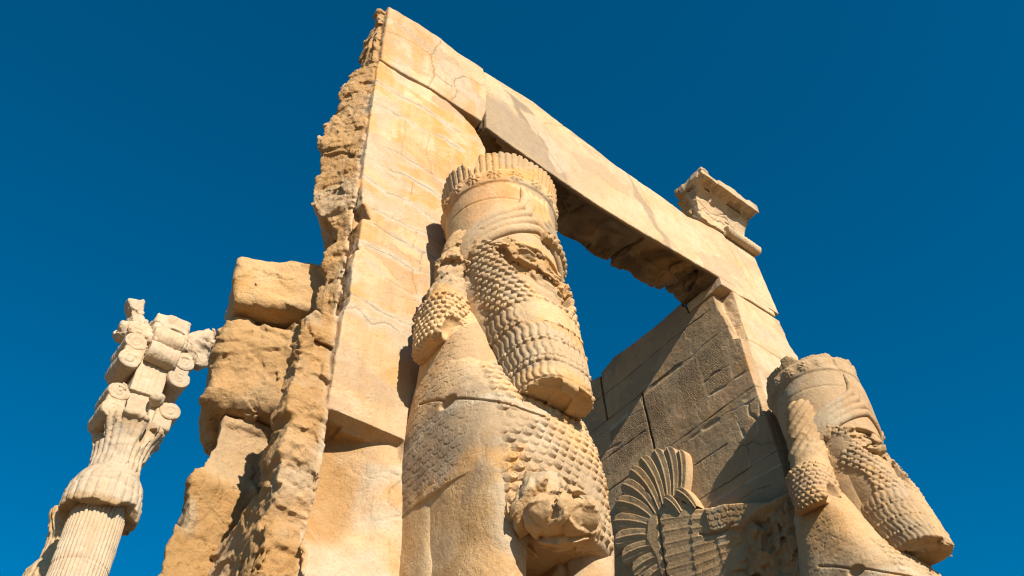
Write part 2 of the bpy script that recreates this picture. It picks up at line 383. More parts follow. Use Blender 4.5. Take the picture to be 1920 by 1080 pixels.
def pier_masks(P):
    x, y, z = P
    front = sstep(4.16, 4.09, y)*sstep(1.80, 1.86, x)
    u = x+jitter(P, 7, 0.03, 2.0); v = z+jitter(P, 7, 0.03, 5.0)
    d = np.full(x.shape, 9, F)
    for l in PJ: d = np.minimum(d, pline(u, v, l))
    dv = np.full(x.shape, 9, F)
    for l in PV: dv = np.minimum(dv, pline(u, v, l))
    wv = fbm(P, 2.6, 2, 21.0)
    mort = sstep(0.055+0.08*wv, 0.022+0.05*wv, d)*sstep(-0.35, -0.05, wv)
    pl = sstep(4.62, 4.44, z+0.22*fbm(P, 2.2, 3, 31.0))*sstep(-0.42, -0.2, fbm(P, 2.7, 3, 36.0))
    pl = np.maximum(pl, sstep(0.12, 0.03, np.abs(z-6.24)+0.12*fbm(P, 3, 2, 8.0))*sstep(2.6, 2.2, x)*0.9)
    pl = np.maximum(pl, sstep(0.16, 0.05, np.abs(z-5.04)+0.25*fbm(P, 3.3, 2, 9.0)))
    pl = np.maximum(pl, 0.85*sstep(0.05, 0.3, fbm(P, 1.7, 3, 55.0)-0.02))
    crack = np.maximum(sstep(0.008, 0.003, d)*sstep(-0.1, 0.15, fbm(P, 3, 2, 77.0)), sstep(0.007, 0.002, dv)*0.8)
    return front, np.clip(np.maximum(mort, pl), 0, 1)*front, 0.65*crack*front, d, dv
def left_pier(P):
    x, y, z = P
    xr = 3.2-0.02*fbm(P, 3, 2, 3.0)
    yf = pier_front(P)
    top = ip(x, [(1.8, 9.90), (2.12, 9.90), (2.5, 9.97), (2.78, 9.92), (2.92, 9.84), (3.05, 9.76), (3.14, 9.62), (3.22, 9.46)])+0.02*fbm(P, 7, 2, 1.0)
    xl = 1.845+0.010*ridge(P, 6, 2, 4.0)+ip(z, [(3, .0), (5.2, 0.0), (5.3, -0.01), (6.2, 0.01), (6.3, 0.04), (6.85, 0.03), (6.95, 0.05), (7.2, 0.06), (7.5, 0.03), (8, 0.0)])
    a = np.maximum(np.maximum(xl-x, x-xr), np.maximum(yf-y, y-4.45))
    a = smax(a, z-top, 0.015)
    # chips out of the front left arris
    a = smax(a, -box(rotP(P, (1.86, 3.98, 7.36), ry=0.5), (-.13, -.2, -.08), (.10, .16, .08)), 0.01)
    a = smax(a, -box(rotP(P, (1.84, 3.98, 6.91), ry=0.7), (-.10, -.2, -.05), (.07, .12, .06)), 0.01)
    front, mo, ck, d, dv = pier_masks(P)
    g_ = 0.006*sstep(0.014, 0.004, d)*(0.3+sstep(-0.1, 0.2, fbm(P, 2.4, 2, 78.0)))+0.005*sstep(0.010, 0.003, dv)
    a = a+g_*front-0.006*mo*fbm(P, 9, 2, 41.0)
    # rough core, seen on the left side
    xb = ip(z, [(3, 1.60), (4.2, 1.64), (4.9, 1.64), (5.08, 1.68), (5.2, 1.60), (6.05, 1.62), (6.2, 1.80), (6.6, 1.83), (7.2, 1.85), (7.5, 1.80), (8.0, 1.76), (8.4, 1.70), (9.9, 1.74)])
    xb = xb+sstep(4.20, 4.36, y+0.08*fbm(P, 2.5, 2, 44.0))*sstep(6.5, 6.2, z)*sstep(4.6, 5.15, z)*0.27
    yk = ip(z, [(6.2, 4.25), (6.6, 4.22), (6.78, 4.22), (7.2, 4.16), (7.41, 4.27), (7.68, 4.39), (8.06, 4.41), (8.5, 4.41), (9.19, 4.40), (9.59, 4.30), (9.95, 4.19)])
    xk = 1.845-0.62*(np.minimum(y, yk)-4.05)+0.85*np.maximum(y-yk, 0)
    hi_ = sstep(6.15, 6.4, z); xb = xb*(1-hi_)+xk*hi_
    yb = 5.05+0*z
    yfr = ip(z, [(3, 4.05), (5.1, 4.06), (5.2, 4.05), (6.1, 4.07), (6.25, 4.08), (9.9, 4.06)])
    b = np.maximum(np.maximum(xb-x, x-3.12), np.maximum(yfr-y, y-yb)); b = smax(b, z-top+0.02, 0.08)
    b = np.maximum(b, np.where(x > 1.86, 4.40-y, -9))
    q = b+0.075*fbm(P, 1.4, 2, 61.0)+0.055*chip(P, 1.5, 1.0, 1.4)+0.034*chip(P, 4.2, 2.0, 1.6)+0.016*chip(P, 9.5, 3.0, 1.4)+0.008*chip(P, 21, 4.0)-0.010*ridge(P, 13, 2, 66.0)
    q = q+0.025*sstep(0.03, 0.01, np.abs(z-5.14+0.05*fbm(P, 3, 1, 5.0)))
    return np.minimum(a, q)
def left_pier_mask(P):
    front, mo, ck, d, dv = pier_masks(P)
    br = 1-front
    under = sstep(4.145, 4.12, P[1])*0
    return mo+br*0.5*sstep(0.1, 0.35, fbm(P, 2.0, 3, 71.0)), ck, br, 0.35*front*sstep(0.15, 0.4, fbm(P, 1.4, 3, 91.0))
gp = thing('gateway_pier', 'left pier of the gateway, honey coloured with a rough broken left side', 'gate pier', (2.5, 4.5, 0))
sdf_mesh('front_masonry', left_pier, (1.35, 3.85, 3.3), (3.3, 5.25, 10.05), 0.0125, M_PIER, gp, maskfn=left_pier_mask, margin=0.06)
sdf_mesh('base', lambda P: box(P, (1.62, 4.02, -0.3), (3.18, 5.05, 3.32), 0.04)+0.03*fbm(P, 2, 3, 4.0), (1.5, 3.9, -0.35), (3.3, 5.15, 3.4), 0.05, M_PIER, gp)

# ------------------------------------------------------------------ lintel, left block
def lint_left(P):
    x, y, z = P
    top = ip(x, [(1.8, 11.17), (2.1, 11.22), (2.3, 11.25), (2.58, 11.25), (2.85, 11.19), (3.12, 11.23), (3.25, 11.23)])
    bot = ip(x, [(1.8, 9.915), (2.12, 9.93), (2.5, 10.0), (2.8, 9.98), (3.2, 9.99)])
    xr = ip(z, [(9.9, 3.14), (10.05, 3.17), (10.3, 3.225), (10.75, 3.25), (11.3, 3.20)])+0.012*fbm(P, 5, 2, 2.0)
    yf = 3.992+0.012*fbm(P, 2.0, 3, 11.0)+0.004*fbm(P, 10, 2, 3.0)
    yb = ip(z, [(9.9, 4.62), (10.15, 4.42), (10.3, 4.33), (10.66, 4.36), (11.0, 4.2), (11.2, 4.1)])
    yb = yb+sstep(1.9, 2.4, x)*0.35
    a = np.maximum(np.maximum(1.86-x+0.012*ridge(P, 5, 2, 1.0), x-xr), np.maximum(yf-y, y-4.2)); a = smax(a, np.maximum(z-top, bot-z), 0.02)
    b = np.maximum(np.maximum(1.80-x, x-3.15), np.maximum(4.06-y, y-yb)); b = smax(b, np.maximum(z-top+0.02, bot-z+0.02), 0.06)
    b = b+0.03*fbm(P, 2.2, 2, 5.0)+0.05*chip(P, 4, 12.0)+0.02*chip(P, 10, 13.0)-0.008*ridge(P, 14, 2, 7.0)+0.01
    a = a+0.008*sstep(0.012, 0.003, crk_ll(P))*sstep(4.06, 4.02, y)
    return np.minimum(a, b)
LLC = [[(2.45, 9.97), (2.52, 10.3), (2.47, 10.7), (2.58, 11.2)], [(2.75, 10.0), (2.82, 10.25), (2.78, 10.5), (2.95, 10.75), (3.2, 10.8)], [(2.5, 10.35), (2.75, 10.3)], [(1.9, 10.6), (2.2, 10.72), (2.48, 10.68)]]
def crk_ll(P):
    d = np.full(P[0].shape, 9, F); u = P[0]+jitter(P, 8, 0.03, 3.0); v = P[2]+jitter(P, 8, 0.03, 7.0)
    for l in LLC: d = np.minimum(d, pline(u, v, l))
    return d
lb = sdf_mesh('lintel_block', lint_left, (1.6, 3.9, 9.8), (3.35, 4.9, 11.4), 0.0125, M_PIER, None, (2.5, 4.2, 9.93),
    lambda P: (0.8*sstep(0.15, 0.35, fbm(P, 1.6, 3, 15.0))*sstep(4.1, 4.04, P[1]), sstep(0.008, 0.002, crk_ll(P))*sstep(4.1, 4.04, P[1])*0.7, np.maximum(sstep(4.03, 4.08, P[1]), sstep(1.9, 1.85, P[0])), 0*P[0]))
tag(lb, 'cream lintel end block on top of the left pier, the highest stone', 'lintel')

# ------------------------------------------------------------------ lintel, long beam
def beam_bot(x): return ip(x, [(3.2, 9.97), (3.87, 9.90), (4.66, 9.84), (5.0, 9.83), (5.6, 9.86), (6.2, 9.92), (6.9, 9.965), (8.2, 9.95)])
def beam(P):
    x, y, z = P
    top = ip(x, [(3.2, 11.22), (3.99, 11.31), (4.3, 11.25), (4.59, 11.22), (5.0, 11.17), (5.39, 11.09), (5.9, 11.10), (6.4, 11.06), (6.66, 11.02), (6.97, 11.12), (7.35, 11.19), (8.2, 11.19)])+0.012*fbm(P, 6, 2, 4.0)
    bot = beam_bot(x)+0.012*fbm(P, 5, 2, 5.0)
    xr = ip(z, [(9.5, 8.15), (9.74, 8.15), (10.48, 8.10), (11.25, 8.06)])
    yf = 4.018+0.007*fbm(P, 1.6, 3, 18.0)+0.003*fbm(P, 9, 2, 3.0)
    # soffit made of rough panels
    blk = np.floor(x*1.05+0.35*fbm(P, 0.9, 1, 3.0)); by = np.floor(y*2.6+0.3*fbm(P, 1.2, 1, 9.0)); fx_ = (x*1.05+0.35*fbm(P, 0.9, 1, 3.0)) % 1.0
    sof = bot+(0.10*perlin(blk*3.7+0.5, by*1.3+.4, y*0+.7)+0.03+0.03*ridge(P, 2.6, 3, 14.0)+0.10*chip(P, 2.2, 71.0)+0.04*chip(P, 6, 72.0)+0.08*sstep(0.05, 0.0, np.minimum(fx_, 1-fx_)))*sstep(4.05, 4.16, y)
    yb = 4.64+0.04*fbm(P, 2.5, 3, 9.0)
    a = np.maximum(np.maximum(3.235-x+0.01*fbm(P, 6, 2, 1.0), x-xr), np.maximum(yf-y, y-yb))
    a = smax(a, np.maximum(z-top, sof-z), 0.02)
    nb = np.maximum(np.maximum(x-8.2, 7.93-x), np.maximum(z-9.99, 9.6-z))       # notch at the right end
    a = smax(a, -smax(nb, y-4.22, 0.02), 0.01)
    return a+0.006*sstep(0.010, 0.003, crk_b(P))*sstep(4.06, 4.03, y)
BC = [[(3.25, 10.75), (3.7, 10.82), (4.0, 10.62), (4.3, 10.1), (4.4, 9.9)], [(4.25, 10.65), (4.15, 10.95), (4.5, 11.2)], [(7.42, 11.2), (7.5, 10.8), (7.62, 10.4), (7.7, 9.97)], [(7.62, 11.2), (7.75, 10.6), (7.85, 10.2)], [(5.75, 11.1), (5.85, 10.6), (6.0, 10.2), (6.25, 9.95)]]
def crk_b(P):
    d = np.full(P[0].shape, 9, F); u = P[0]+jitter(P, 5, 0.04, 3.0); v = P[2]+jitter(P, 5, 0.04, 7.0)
    for l in BC: d = np.minimum(d, pline(u, v, l))
    return d
def beam_mask(P):
    x, y, z = P; fr = sstep(4.10, 4.06, y)
    u = x+0.25*fbm(P, 1.8, 4, 3.0); v = z+0.25*fbm(P, 1.8, 4, 8.0)
    g1 = sstep(0.10, -0.16, poly2(u, v, [(3.1, 9.8), (3.1, 10.7), (3.6, 10.75), (3.95, 10.9), (4.3, 10.45), (4.5, 9.8)]))
    g2 = sstep(0.03, -0.05, poly2(u, v, [(3.5, 11.05), (3.9, 11.1), (4.3, 10.7), (4.2, 10.55), (3.7, 10.7)]))
    w = sstep(0.02, -0.02, poly2(u, v, [(3.75, 10.9), (4.0, 11.0), (4.35, 10.7), (4.45, 10.1), (4.25, 9.95), (4.1, 10.5)]))
    g3 = sstep(0.02, -0.02, poly2(u, v, [(5.55, 11.2), (5.75, 10.7), (5.95, 10.2), (6.2, 9.8), (6.1, 9.8), (5.8, 10.2), (5.6, 10.7)]))*0.7
    sof = np.maximum(sstep(beam_bot(x)+0.03, beam_bot(x)+0.0, z), sstep(beam_bot(x)+0.3, beam_bot(x)+0.2, z)*sstep(4.06, 4.09, y))*sstep(4.03, 4.07, y)  # whole underside of the beam, coloured darker in uneven patches
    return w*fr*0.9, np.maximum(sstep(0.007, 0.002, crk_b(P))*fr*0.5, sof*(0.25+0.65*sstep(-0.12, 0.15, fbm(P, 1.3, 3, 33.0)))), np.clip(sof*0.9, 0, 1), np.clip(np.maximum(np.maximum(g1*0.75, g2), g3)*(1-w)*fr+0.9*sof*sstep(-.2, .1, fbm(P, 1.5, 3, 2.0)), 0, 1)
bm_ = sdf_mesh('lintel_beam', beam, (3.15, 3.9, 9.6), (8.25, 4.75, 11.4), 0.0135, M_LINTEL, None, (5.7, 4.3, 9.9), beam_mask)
tag(bm_, 'long cream stone beam spanning the gateway, dark rough underside', 'lintel')

# ------------------------------------------------------------------ right pier
XR = 6.96
RJ = [[(7.0, 9.17), (5.27, 9.17), (5.04, 9.18), (4.76, 9.12), (4.51, 9.16), (4.29, 9.15), (3.9, 9.15)], [(7.0, 8.13), (5.07, 8.13), (4.5, 8.13), (3.9, 8.12)],
      [(7.0, 9.62), (5.9, 9.60), (4.9, 9.62), (4.3, 9.60)], [(7.0, 8.60), (6.3, 8.61), (5.7, 8.59)], [(5.6, 7.66), (4.9, 7.67), (4.6, 7.66)],
      [(7.0, 7.22), (5.13, 7.23), (4.53, 7.22), (3.7, 7.2)]]
RC = [[(4.69, 8.63), (4.49, 8.65), (4.27, 8.62)], [(4.9, 8.4), (4.65, 8.41), (4.31, 8.39), (4.07, 8.37)], [(5.2, 8.05), (5.09, 8.05), (4.79, 8.04), (4.45, 8.03), (4.17, 7.96), (3.95, 7.94)],
      [(4.99, 7.1), (4.57, 7.09), (4.35, 7.06), (4.0, 7.03)], [(4.62, 6.93), (4.41, 6.95), (4.21, 6.88)], [(4.38, 7.82), (4.33, 7.57), (4.34, 7.49), (4.43, 7.54), (4.61, 7.46), (4.65, 7.38)],
      [(4.36, 7.48), (4.36, 7.36), (4.4, 7.22)], [(4.17, 7.95), (4.2, 7.85), (4.14, 7.72), (4.17, 7.58), (4.27, 7.5), (4.34, 7.49), (4.27, 7.48), (4.16, 7.38), (4.07, 7.35), (3.97, 7.21)],
      [(4.05, 7.86), (4.08, 7.72), (3.92, 7.62), (3.91, 7.39)], [(6.4, 8.72), (6.1, 8.68), (5.85, 8.74), (5.64, 8.7)], [(5.68, 9.1), (5.65, 8.9), (5.85, 8.95), (6.0, 9.0)], [(5.9, 9.02), (6.3, 9.0), (6.5, 9.05)]]
RVJ = [[(6.31, 10.2), (6.31, 9.17)], [(5.64, 9.17), (5.63, 8.6), (5.62, 8.13)]]
def right_lines(P):
    u = P[1]+jitter(P, 7, 0.02, 2.0); v = P[2]+jitter(P, 7, 0.02, 5.0)
    dj = np.full(u.shape, 9, F); dc = dj.copy(); dv = dj.copy()
    for l in RJ: dj = np.minimum(dj, pline(u, P[2]+jitter(P, 3, 0.012, 9.0), l))
    for l in RC: dc = np.minimum(dc, pline(u, v, l))
    for l in RVJ: dv = np.minimum(dv, pline(P[1]+jitter(P, 4, 0.008, 2.0), P[2], l))
    return dj, dc, dv
def right_pier(P):
    x, y, z = P
    dj, dc, dv = right_lines(P)
    inner = sstep(7.06, 7.0, x)*sstep(3.95, 4.02, y+0*z)
    xl = XR+0.008*fbm(P, 1.6, 3, 3.0)+0.003*fbm(P, 8, 2, 6.0)
    brk = sstep(0.0, 0.25, fbm(P, 2.3, 2, 13.0))
    xl = xl+inner*(0.010*sstep(0.012, 0.004, dj)*(0.4+brk)+0.009*sstep(0.014+0.018*brk, 0.002, dc)*(0.35+brk)+0.03*sstep(0.017, 0.008, dv))
    xl = xl+0.016*sstep(0.05, 0.0, np.abs(z-9.14))*sstep(0.05, 0.3, fbm(P, 2.1, 2, 17.0))+0.018*sstep(0.06, 0.0, np.abs(z-8.03))*sstep(-0.05, 0.2, fbm(P, 2.6, 2, 19.0))*sstep(4.0, 4.3, y)*sstep(5.4, 4.9, y)
    top = ip(y, [(3.9, 9.80), (4.62, 9.80), (4.66, 10.06), (5.1, 10.04), (5.6, 10.06), (6.0, 10.10), (6.28, 10.02), (6.33, 9.98), (6.7, 10.08), (7.5, 10.0)])+0.03*np.round(1.5*fbm(P, 1.7, 2, 8.0))*sstep(4.7, 4.9, y)
    yf = 4.0+0.008*fbm(P, 1.8, 3, 23.0)+0.003*fbm(P, 9, 2, 3.0)
    # broken front left corner under the lintel
    lim = 7.13+0.04*fbm(P, 4, 2, 6.0)
    rec = sstep(lim, lim-0.02, x)*sstep(8.86, 8.93, z+0.03*fbm(P, 5, 2, 2.0))*(0.09+0.10*sstep(8.9, 9.7, z)+0.03*fbm(P, 5, 2, 3.0))
    cor = sstep(7.06, 6.95, x)*(0.02+0.05*np.maximum(fbm(P, 3.3, 2, 27.0), 0))
    yf = yf+rec+cor*sstep(9.0, 8.6, z)
    front = sstep(4.12, 4.05, y)
    fj = np.minimum(pline(x, z+jitter(P, 4, 0.01, 4.0), [(7.0, 8.93), (7.3, 8.93), (8.2, 8.92)]), pline(x, z, [(6.9, 7.93), (8.2, 7.93)]))
    yf = yf+0.015*sstep(0.012, 0.004, fj)*sstep(7.05, 7.1, x)
    xr = ip(z, [(0, 8.2), (8.6, 8.17), (8.9, 8.15), (9.2, 8.13), (9.5, 8.05), (9.78, 8.02)])+0.03*ridge(P, 4, 2, 3.0)*sstep(8.8, 9.1, z)
    a = np.maximum(np.maximum(xl-x, x-xr), np.maximum(yf-y, y-7.35+0.05*fbm(P, 3, 2, 4.0)))
    return smax(a, z-top, 0.015)
def right_mask(P):
    x, y, z = P
    dj, dc, dv = right_lines(P); inner = sstep(7.06, 7.0, x)
    wv = fbm(P, 3.0, 2, 43.0)
    mo = np.maximum(sstep(0.017, 0.007, dc)*sstep(-0.3, 0.0, wv), sstep(0.025, 0.01, dj)*sstep(0.1, 0.3, wv))*0.9*inner
    ck = np.maximum(sstep(0.011, 0.004, dj), np.maximum(sstep(0.008, 0.002, dc)*sstep(0.1, -0.1, wv), sstep(0.024, 0.012, dv)))*inner
    o = sstep(0.16, 0.03, np.abs(z-7.13)+0.08*wv)*sstep(5.2, 4.9, y)*0.8+0.7*sstep(0.10, 0.02, np.abs(z-8.05)+0.06*wv)*sstep(0.0, 0.2, wv)
    frn = sstep(6.99, 7.03, x)*sstep(4.3, 4.2, y)
    return np.maximum(mo, frn*0.7*sstep(0.2, 0.35, fbm(P, 1.9, 3, 63.0))), ck, np.maximum(o*inner*0.6, frn*0.9), 0.6*sstep(0.1, 0.35, fbm(P, 1.1, 3, 53.0))*(1-frn)
def right_mask2(P):
    a = right_mask(P)
    return a[0], a[1]*0, a[2]*0, 0.5*sstep(0.1, 0.3, fbm(P, 1.5, 3, 93.0))
gp2 = thing('gateway_pier', 'right pier of the gateway, brown inner wall with inscription panels', 'gate pier', (7.5, 5.6, 0))
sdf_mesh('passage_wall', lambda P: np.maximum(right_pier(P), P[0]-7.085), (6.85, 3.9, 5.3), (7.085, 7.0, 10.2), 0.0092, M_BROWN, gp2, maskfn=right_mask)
sdf_mesh('front_masonry', lambda P: np.maximum(np.maximum(right_pier(P)+0.003, 7.065-P[0]), np.where(P[1] > 4.35, 0.1, -9)), (6.95, 3.9, 4.3), (8.3, 4.36, 10.2), 0.0125, M_LINTEL, gp2, maskfn=right_mask2)
sdf_mesh('core', lambda P: box(P, (7.06, 4.3, 4.28), (8.1, 7.3, 9.9), 0.04)+0.02*fbm(P, 2, 3, 4.0), (7.0, 4.2, 4.2), (8.2, 7.4, 10.0), 0.05, M_BROWN, gp2)
sdf_mesh('core', lambda P: box(P, (6.98, 4.05, 4.28), (7.08, 7.3, 5.34), 0.01), (6.9, 4.0, 4.2), (7.1, 7.4, 5.4), 0.03, M_BROWN, gp2)
sdf_mesh('base', lambda P: box(P, (6.98, 4.02, -0.3), (8.18, 7.32, 4.32), 0.04)+0.02*fbm(P, 2, 3, 4.0), (6.9, 3.9, -0.35), (8.3, 7.4, 4.4), 0.06, M_BROWN, gp2)
def course(P):
    x, y, z = P
    a = box(P, (6.945, 4.005, 9.80), (8.0, 4.60, 9.955), 0.012)+0.012*fbm(P, 5, 3, 3.0)
    return smax(a, 9.80+0.05*sstep(7.25, 7.5, x)-z, 0.01)
sdf_mesh('capping_course', course, (6.8, 3.9, 9.7), (8.15, 4.7, 10.0), 0.0125, M_LINTEL, gp2)

# ------------------------------------------------------------------ cornice stone
def cornice(P):
    x, y, z = P
    t = np.clip((z-11.33)/0.42, 0, 1)
    fl = 0.30*(1-np.sqrt(np.clip(1-t*t*0.94, 0, 1)))
    gl = ip(z, [(11.2, 6.99), (11.5, 6.94), (11.8, 6.82), (11.95, 6.84)])
    yf = 3.99-fl; xr = 7.92+0.35*fl-0.0
    a = np.maximum(np.maximum(gl-x, x-xr), np.maximum(yf-y, y-4.24)); a = smax(a, np.maximum(z-11.74, 11.2-z), 0.01)
    s = np.maximum(np.maximum(gl-x-0.03, x-8.0), np.maximum(3.66-y, y-4.2))
    top = ip(x, [(6.6, 11.86), (6.9, 11.93), (7.0, 11.88), (7.35, 11.9), (7.42, 11.94), (7.6, 11.94), (8.05, 11.93)])
    s = smax(s, np.maximum(z-top, 11.74-z), 0.012)
    dent = np.full(x.shape, 9, F)                                       # hollow ends of the carved leaves under the slab
    xm = (x-6.8+0.06) % 0.165-0.0825
    dent = np.sqrt(xm**2+(y-3.74)**2*0.7+(z-11.72)**2*1.2)-0.062
    a = np.minimum(a, s); a = smax(a, -dent, 0.012)
    rough = sstep(4.05, 4.14, y)
    a = a+rough*(0.06*fbm(P, 2.5, 3, 3.0)+0.03*ridge(P, 9, 2, 5.0))+0.006*fbm(P, 6, 3, 4.0)
    ck = np.minimum(pline(x+jitter(P, 5, .04, 1.), z, [(6.9, 11.55), (7.2, 11.45), (7.5, 11.55), (7.9, 11.4)]), pline(x+jitter(P, 5, .04, 1.), z, [(7.0, 11.35), (7.25, 11.3), (7.35, 11.5), (7.6, 11.7)]))
    a = a+0.012*sstep(0.014, 0.003, ck)*sstep(4.05, 4.0, y)
    # worn crust scaling off the face
    a = a+0.015*sstep(0.0, 0.06, fbm(P, 3.2, 3, 25.0)-0.12)*sstep(4.05, 4.0, y)
    return a
cn = thing('cornice_stone', 'carved hollow-moulded cornice stone on the right end of the lintel', 'cornice', (7.5, 4.2, 11.19))
sdf_mesh('hollow_moulding', cornice, (6.55, 3.55, 11.15), (8.15, 4.65, 12.05), 0.011, M_LINTEL, cn,
         maskfn=lambda P: (0*P[0], 0*P[0], sstep(4.03, 4.1, P[1]), 0.7*sstep(0.1, 0.25, fbm(P, 2.5, 3, 7.0))))
sdf_mesh('round_moulding', lambda P: smax(np.sqrt((P[1]-3.965)**2+(P[2]-11.225)**2)-0.075-0.006*np.abs(np.sin(P[0]*55)), np.maximum(7.42-P[0]+.03*fbm(P, 6, 2, 1.), P[0]-8.11), 0.02)+0.006*fbm(P, 8, 2, 3.0),
         (7.3, 3.85, 11.1), (8.2, 4.1, 11.35), 0.01, M_LINTEL, cn)

# ------------------------------------------------------------------ ruined wall stub on the left
def stub(P):
    x, y, z = P
    xl = ip(z, [(3, 1.30), (4.4, 1.36), (4.9, 1.40), (5.2, 1.42), (5.3, 1.45), (5.85, 1.46)])
    yf = ip(z, [(3, 4.92), (4.9, 4.98), (5.25, 5.02), (5.4, 5.08), (5.9, 5.08)])
    xl = xl+0.42*np.maximum(y-4.95, 0)
    a = np.maximum(np.maximum(xl-x, x-2.9), np.maximum(yf-y, y-5.9)); a = smax(a, z-5.86, 0.05)
    k = sstep(5.35, 5.15, z+0.05*fbm(P, 2, 2, 3.0))
    return a+(0.55+0.45*k)*(0.08*fbm(P, 1.6, 2, 81.0)+0.06*chip(P, 1.7, 4.0, 1.3)+0.036*chip(P, 4.6, 5.0, 1.4)+0.017*chip(P, 9.5, 6.0)+0.008*chip(P, 21, 4.0)-0.010*ridge(P, 13, 2, 87.0))+0.02
wl = thing('ruined_wall', 'rough broken wall stub behind the left pier, eroded rock face', 'wall', (2.0, 5.4, 0))
sdf_mesh('rubble_masonry', stub, (1.1, 4.7, 3.0), (3.0, 6.3, 6.0), 0.016, M_ROCK, wl, maskfn=lambda P: (0.6*sstep(0.1, 0.3, fbm(P, 1.6, 3, 5.0)), 0*P[0], sstep(5.4, 5.2, P[2]+0.1*fbm(P, 2, 2, 3.)), 0.6*sstep(5.2, 5.35, P[2])), margin=0.06)
sdf_mesh('base', lambda P: box(P, (1.3, 4.95, -0.3), (2.9, 6.1, 3.05), 0.05)+0.06*fbm(P, 2, 3, 4.0), (1.1, 4.8, -0.35), (3.0, 6.2, 3.2), 0.06, M_ROCK, wl)
def blkB(P):
    Q = rotP(P, (1.76, 5.33, 6.32), rz=-0.42, rx=0.10, ry=-0.05)
    a = box(Q, (-.27, -.44, -.43), (.85, .35, .43), 0.13)
    return a+0.04*fbm(P, 2.2, 2, 33.0)+0.06*chip(P, 1.9, 7.0, 1.4)+0.032*chip(P, 4.6, 8.0, 1.8)+0.009*chip(P, 13, 9.0)+0.005*chip(P, 25, 4.0)
def blkA(P):
    Q = rotP(P, (1.80, 5.20, 7.03), rz=-0.34, rx=0.10, ry=0.12)
    a = box(Q, (-.38, -.50, -.24), (.95, .35, .29), 0.07)
    return a+0.03*fbm(P, 1.9, 2, 43.0)+0.024*chip(P, 2.6, 10.0)+0.012*chip(P, 8, 11.0)-0.006*ridge(P, 12, 3, 45.0)
tag(sdf_mesh('stone_block', blkB, (1.1, 4.6, 5.6), (2.8, 6.3, 7.1), 0.014, M_ROCK, None, (1.8, 5.4, 5.9), lambda P: (0*P[0], 0*P[0], 0.6+0*P[0], 0.5*sstep(0.1, 0.3, fbm(P, 2, 2, 3.)))),
    'rough lower boulder on the ruined wall, under the smooth capping block', 'stone block')
tag(sdf_mesh('stone_block', blkA, (1.1, 4.5, 6.5), (3.0, 6.3, 7.7), 0.014, M_ROCK, None, (1.9, 5.4, 6.8), lambda P: (0*P[0], 0*P[0], 0.1+0*P[0], 0.3*sstep(0.1, 0.3, fbm(P, 2, 2, 3.)))),
    'squared smooth tan block lying topmost on the ruined wall', 'stone block')

# ------------------------------------------------------------------ colossal guardians
def wrap(a): return (a+pi) % (2*pi)-pi
def superell(x, y, rx, ry, n):
    k = (np.abs(x/rx)**n+np.abs(y/ry)**n+1e-9)**(1.0/n)
    return (k-1)*np.minimum(rx, ry)
def curls(u, v, su, sv, h, seed=0.0, keep=None):
    """rows of snail curls: u along, v up; returns relief height"""
    r = np.floor(v/sv); uu = u/su+0.5*(r % 2); c = np.floor(uu)
    du = (uu-c-0.5)*su; dv = (v/sv-r-0.5)*sv
    m = min(su, sv)*0.5
    q = np.sqrt(du**2+dv**2)/m
    hgt = np.sqrt(np.clip(1-(q/0.98)**2, 0, 1))
    sw = np.arctan2(dv, du)
    spiral = 0.34*np.cos(sw-q*8.0)*np.clip(q*2, 0, 1)*(q < 0.95)
    var = 0.75+0.5*((np.sin(c*12.99+r*78.2+seed)*43758.5) % 1.0)
    var = np.where(var < 0.85, 0.25+0.5*var, var)
    return h*(hgt**0.5+1.2*spiral*hgt)*np.clip(var, 0, 1.1)
def scales(u, v, su, sv, h):
    """overlapping feathers with rounded lower ends; the upper row lies over the lower one"""
    r = np.floor(v/sv)
    def edge(rr):
        uu = u/su+0.5*(rr % 2); du = uu-np.floor(uu)-0.5
        return rr*sv-0.62*sv*np.sqrt(np.clip(1-(2*du)**2, 0, 1)), du
    e1, d1 = edge(r+1); up = v > e1
    e0, d0 = edge(r)
    vb = np.where(up, e1, e0); du = np.where(up, d1, d0)
    t = (v-vb)/sv
    groove = np.where(~up, np.clip(1-(e1-v)/(0.09*sv), 0, 1), 0)
    return h*(0.5*np.clip(1-t/1.5, 0, 1)-0.9*groove+0.1*np.exp(-(du/0.05)**2))

